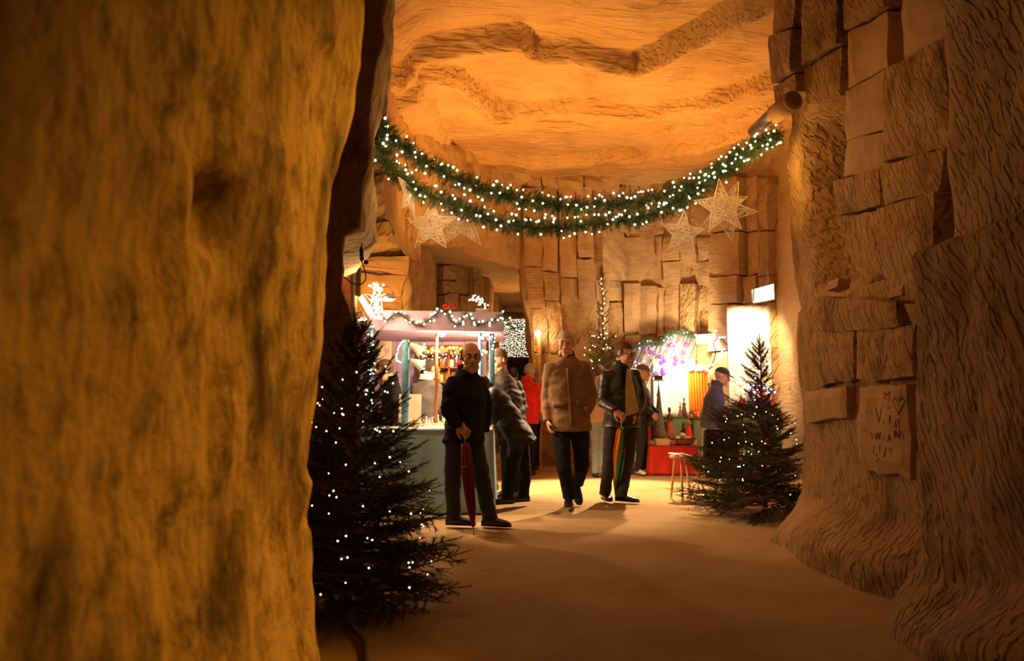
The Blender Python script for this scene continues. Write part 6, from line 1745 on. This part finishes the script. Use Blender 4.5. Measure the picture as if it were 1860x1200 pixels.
# goods behind the right tree
gd = random.Random(14)
cl = [('red', M_red), ('pink', M_pinkl), ('violet', M_violet), ('white', M_white), ('orange', M_orange)]
for i in range(22):
    px = 1354 + i * 2.7; cn, cm = cl[gd.randrange(5)]
    p = (at(px, 740, 11.3)[0], 11.25 + .35 * gd.random(), KZ + .004)
    if i % 3 == 0:
        t = thing('paper_lantern', f'small {cn} paper lantern on the table behind the right tree', 'lantern', p, group='goods behind the right tree')
        MB().lathe([(.03, 0), (.05, .05), (.05, .10), (.03, .15)], n=12).build('paper', cm, t, True)
        MB().lathe([(.02, .15), (.02, .165)], n=8).build('cap', M_gold, t)
    else:
        t = thing('candle', f'thin {cn} candle standing on the table behind the right tree', 'candle', p, group='goods behind the right tree')
        h = gd.uniform(.16, .34)
        MB().tube([(0, 0, 0), (0, 0, h)], .011, 8).build('wax', cm, t)
        MB().tube([(0, 0, h), (0, 0, h + .015)], .002, 4).build('wick', M_black, t)
    gd_ = (gd_ if i else []) + [t]
number_row(gd_, 'item')
light_string('violet lights scattered over the goods behind the right tree', [at(x, y, 11.1) for x, y in [(1330, 690), (1345, 700), (1360, 695), (1372, 712), (1390, 700), (1400, 720)]], 26, 10, .013, .08, BULB_B)
ob = at(1393, 690, 11.0); t = thing('orange_lantern', 'round orange lantern shining through the tip of the right tree', 'lantern', ob)
MB().ball((0, 0, 0), .05, 12, 8).build('globe', mat_emit('orange_globe', (1, .45, .05), 2.5), t, True)
MB().tube([(0, 0, .05), (0, 0, .35)], .003, 4).build('cord', M_wire, t)
# chair with a dark cover
ch = thing('folding_chair', 'dark padded folding chair beside the right fir tree', 'chair', (2.33, 9.0, 0), .25)
MB().box((0, -.19, .60), (.44, .05, .40), bev=.03, M=Matrix.Rotation(.12, 3, 'X')).build('backrest', M_black, ch)
MB().box((0, .0, .42), (.44, .42, .05), bev=.02).build('seat', M_black, ch)
for sx in (-1, 1):
    MB().tube([(sx * .21, -.17, .80), (sx * .21, -.12, .42), (sx * .21, .20, 0)], .012, 7).build('leg', M_tan, ch)
    MB().tube([(sx * .19, .16, .42), (sx * .19, -.20, 0)], .012, 7).build('leg', M_tan, ch)
mg = MB().box((0, 0, .006), (.20, .14, .012), bev=.003); pm = mg.build('magazine', M_white); pm.location = (1.93, 9.02, .497); pm.rotation_euler = (.1, .05, .5)
tag(pm, 'white and red leaflet lying on the stool left of the dark chair', 'leaflet')
MB().box((.02, 0, .013), (.14, .10, .003)).build('cover_print', M_red, pm)
sl = thing('stool', 'small tan stool left of the dark chair', 'stool', (1.95, 9.02, 0))
MB().lathe([(.12, .455), (.13, .47), (.13, .485), (.11, .49)], n=18).build('seat', M_tan, sl, True)
for k in range(3):
    a = k * 2.1 + .4; MB().tube([(.07 * math.cos(a), .07 * math.sin(a), .46), (.13 * math.cos(a), .13 * math.sin(a), 0)], .014, 7).build('leg', M_tan, sl)

# ================================================================= SIDE PASSAGE
lc = thing('light_curtain', 'curtain of hundreds of tiny lights deep in the side passage', 'light curtain', (0, 0, 0))
V = []; Fc = []
lr = random.Random(6)
mb = MB()
for i in range(30):
    px = 908 + i * 2.4
    MB_w = None
    for k in range(24):
        if px > 972 and k > 20: continue
        p = at(px + lr.uniform(-.8, .8), 580 + k * 2.9 + lr.uniform(-1.2, 1.2), 16.5)
        mb.ball(tuple(p), .0068 * lr.uniform(.7, 1.25), 5, 3)
mb.build('lights', mat_emit('curtain_light_glow', (1.0, .82, .56), 5), lc)['kind'] = 'stuff'
for i in range(30):
    px = 908 + i * 2.4
    MB().tube([at(px, 577, 16.52), at(px, 650, 16.52)], .002, 3, cap=False).build('wire', M_wire, lc)
light('light_curtain_light', 'POINT', tuple(at(942, 612, 16.2)), 25, WARM, None, .3)
strand('passage_garland', 'fir garland with lights sagging before the curtain of lights', [(905, 575), (920, 588), (940, 596), (960, 594), (975, 588)], .07, 110, 20, 41, .014, yfn=lambda x: 15.0, nl=.05)
wp = at(981, 720, 14.0); wpost = thing('lamp_post', 'wooden post with a round lamp at the mouth of the side passage', 'lamp', (at(980, 700, 13.45)[0], 13.45, 0))
zt = at(978, 612, 13.45)[2]
MB().tube([(0, 0, 0), (0, 0, zt)], .04, 8).build('post', M_tan, wpost)
MB().ball((-.03, -.05, zt + .06), .055, 12, 8).build('globe', M_lampglow, wpost, True)
light('lamp_post_light', 'POINT', (wpost.location.x - .05, 13.30, zt + .05), 12, WARM, None, .06)
# ================================================================= SCRATCHED LETTERS ON THE RIGHT WALL
M_scratch = mat_plain('scratched_groove', (0.17, 0.10, 0.045), .95, var=.2)
from mathutils.bvhtree import BVHTree as _B
_V, _F = [], []
for _o in [wall_right] + [c for c in wall_right.children]:
    _n = len(_V); _V += [tuple(v.co) for v in _o.data.vertices]; _F += [tuple(i + _n for i in p.vertices) for p in _o.data.polygons]
_bv = _B.FromPolygons(_V, _F)
strokes = [[(1589, 732), (1597, 768)], [(1602, 735), (1597, 768)], [(1621, 728), (1632, 752), (1644, 728)], [(1621, 728), (1626, 722), (1632, 730)], [(1632, 730), (1638, 721), (1644, 728)],
           [(1607, 711), (1607, 726)], [(1607, 711), (1611, 718), (1616, 711), (1616, 727)], [(1609, 752), (1604, 768), (1608, 770)], [(1611, 741), (1618, 740)], [(1616, 753), (1616, 770)],
           [(1627, 778), (1627, 762), (1632, 763), (1633, 776)], [(1583, 783), (1585, 796)], [(1589, 784), (1592, 797), (1595, 785), (1598, 798), (1600, 784)], [(1605, 800), (1606, 790)], [(1612, 802), (1616, 788), (1619, 802)], [(1613, 797), (1618, 797)],
           [(1625, 798), (1625, 782), (1634, 797), (1634, 778)], [(1640, 774), (1641, 798)], [(1587, 808), (1587, 822), (1592, 826), (1598, 824), (1598, 808)], [(1605, 830), (1610, 812)], [(1614, 812), (1617, 820), (1621, 812)], [(1618, 818), (1621, 834)], [(1591, 838), (1598, 832)], [(1566, 784), (1575, 779)],
           [(1592, 645), (1597, 668), (1601, 652), (1606, 668), (1611, 645)], [(1626, 648), (1626, 664), (1634, 664)], [(1650, 640), (1656, 652), (1662, 640), (1664, 664)], [(1682, 666), (1688, 642), (1697, 664)], [(1684, 656), (1694, 655)]]
for st_ in strokes:
    pts = []
    for a, b in zip(st_[:-1], st_[1:]):
        for f in (0, .33, .66): pts.append((a[0] + (b[0] - a[0]) * f, a[1] + (b[1] - a[1]) * f))
    pts.append(st_[-1])
    w3 = []
    for x, y in pts:
        h = _bv.ray_cast(Vector(ORG), Vector(ray(x, y)).normalized())
        if h[0] is not None: w3.append(np.array(h[0]))
    if len(w3) > 1: MB().tube(w3, [.002] + [.004] * (len(w3) - 2) + [.002], 5).build('carved_stroke', M_scratch, wall_right)
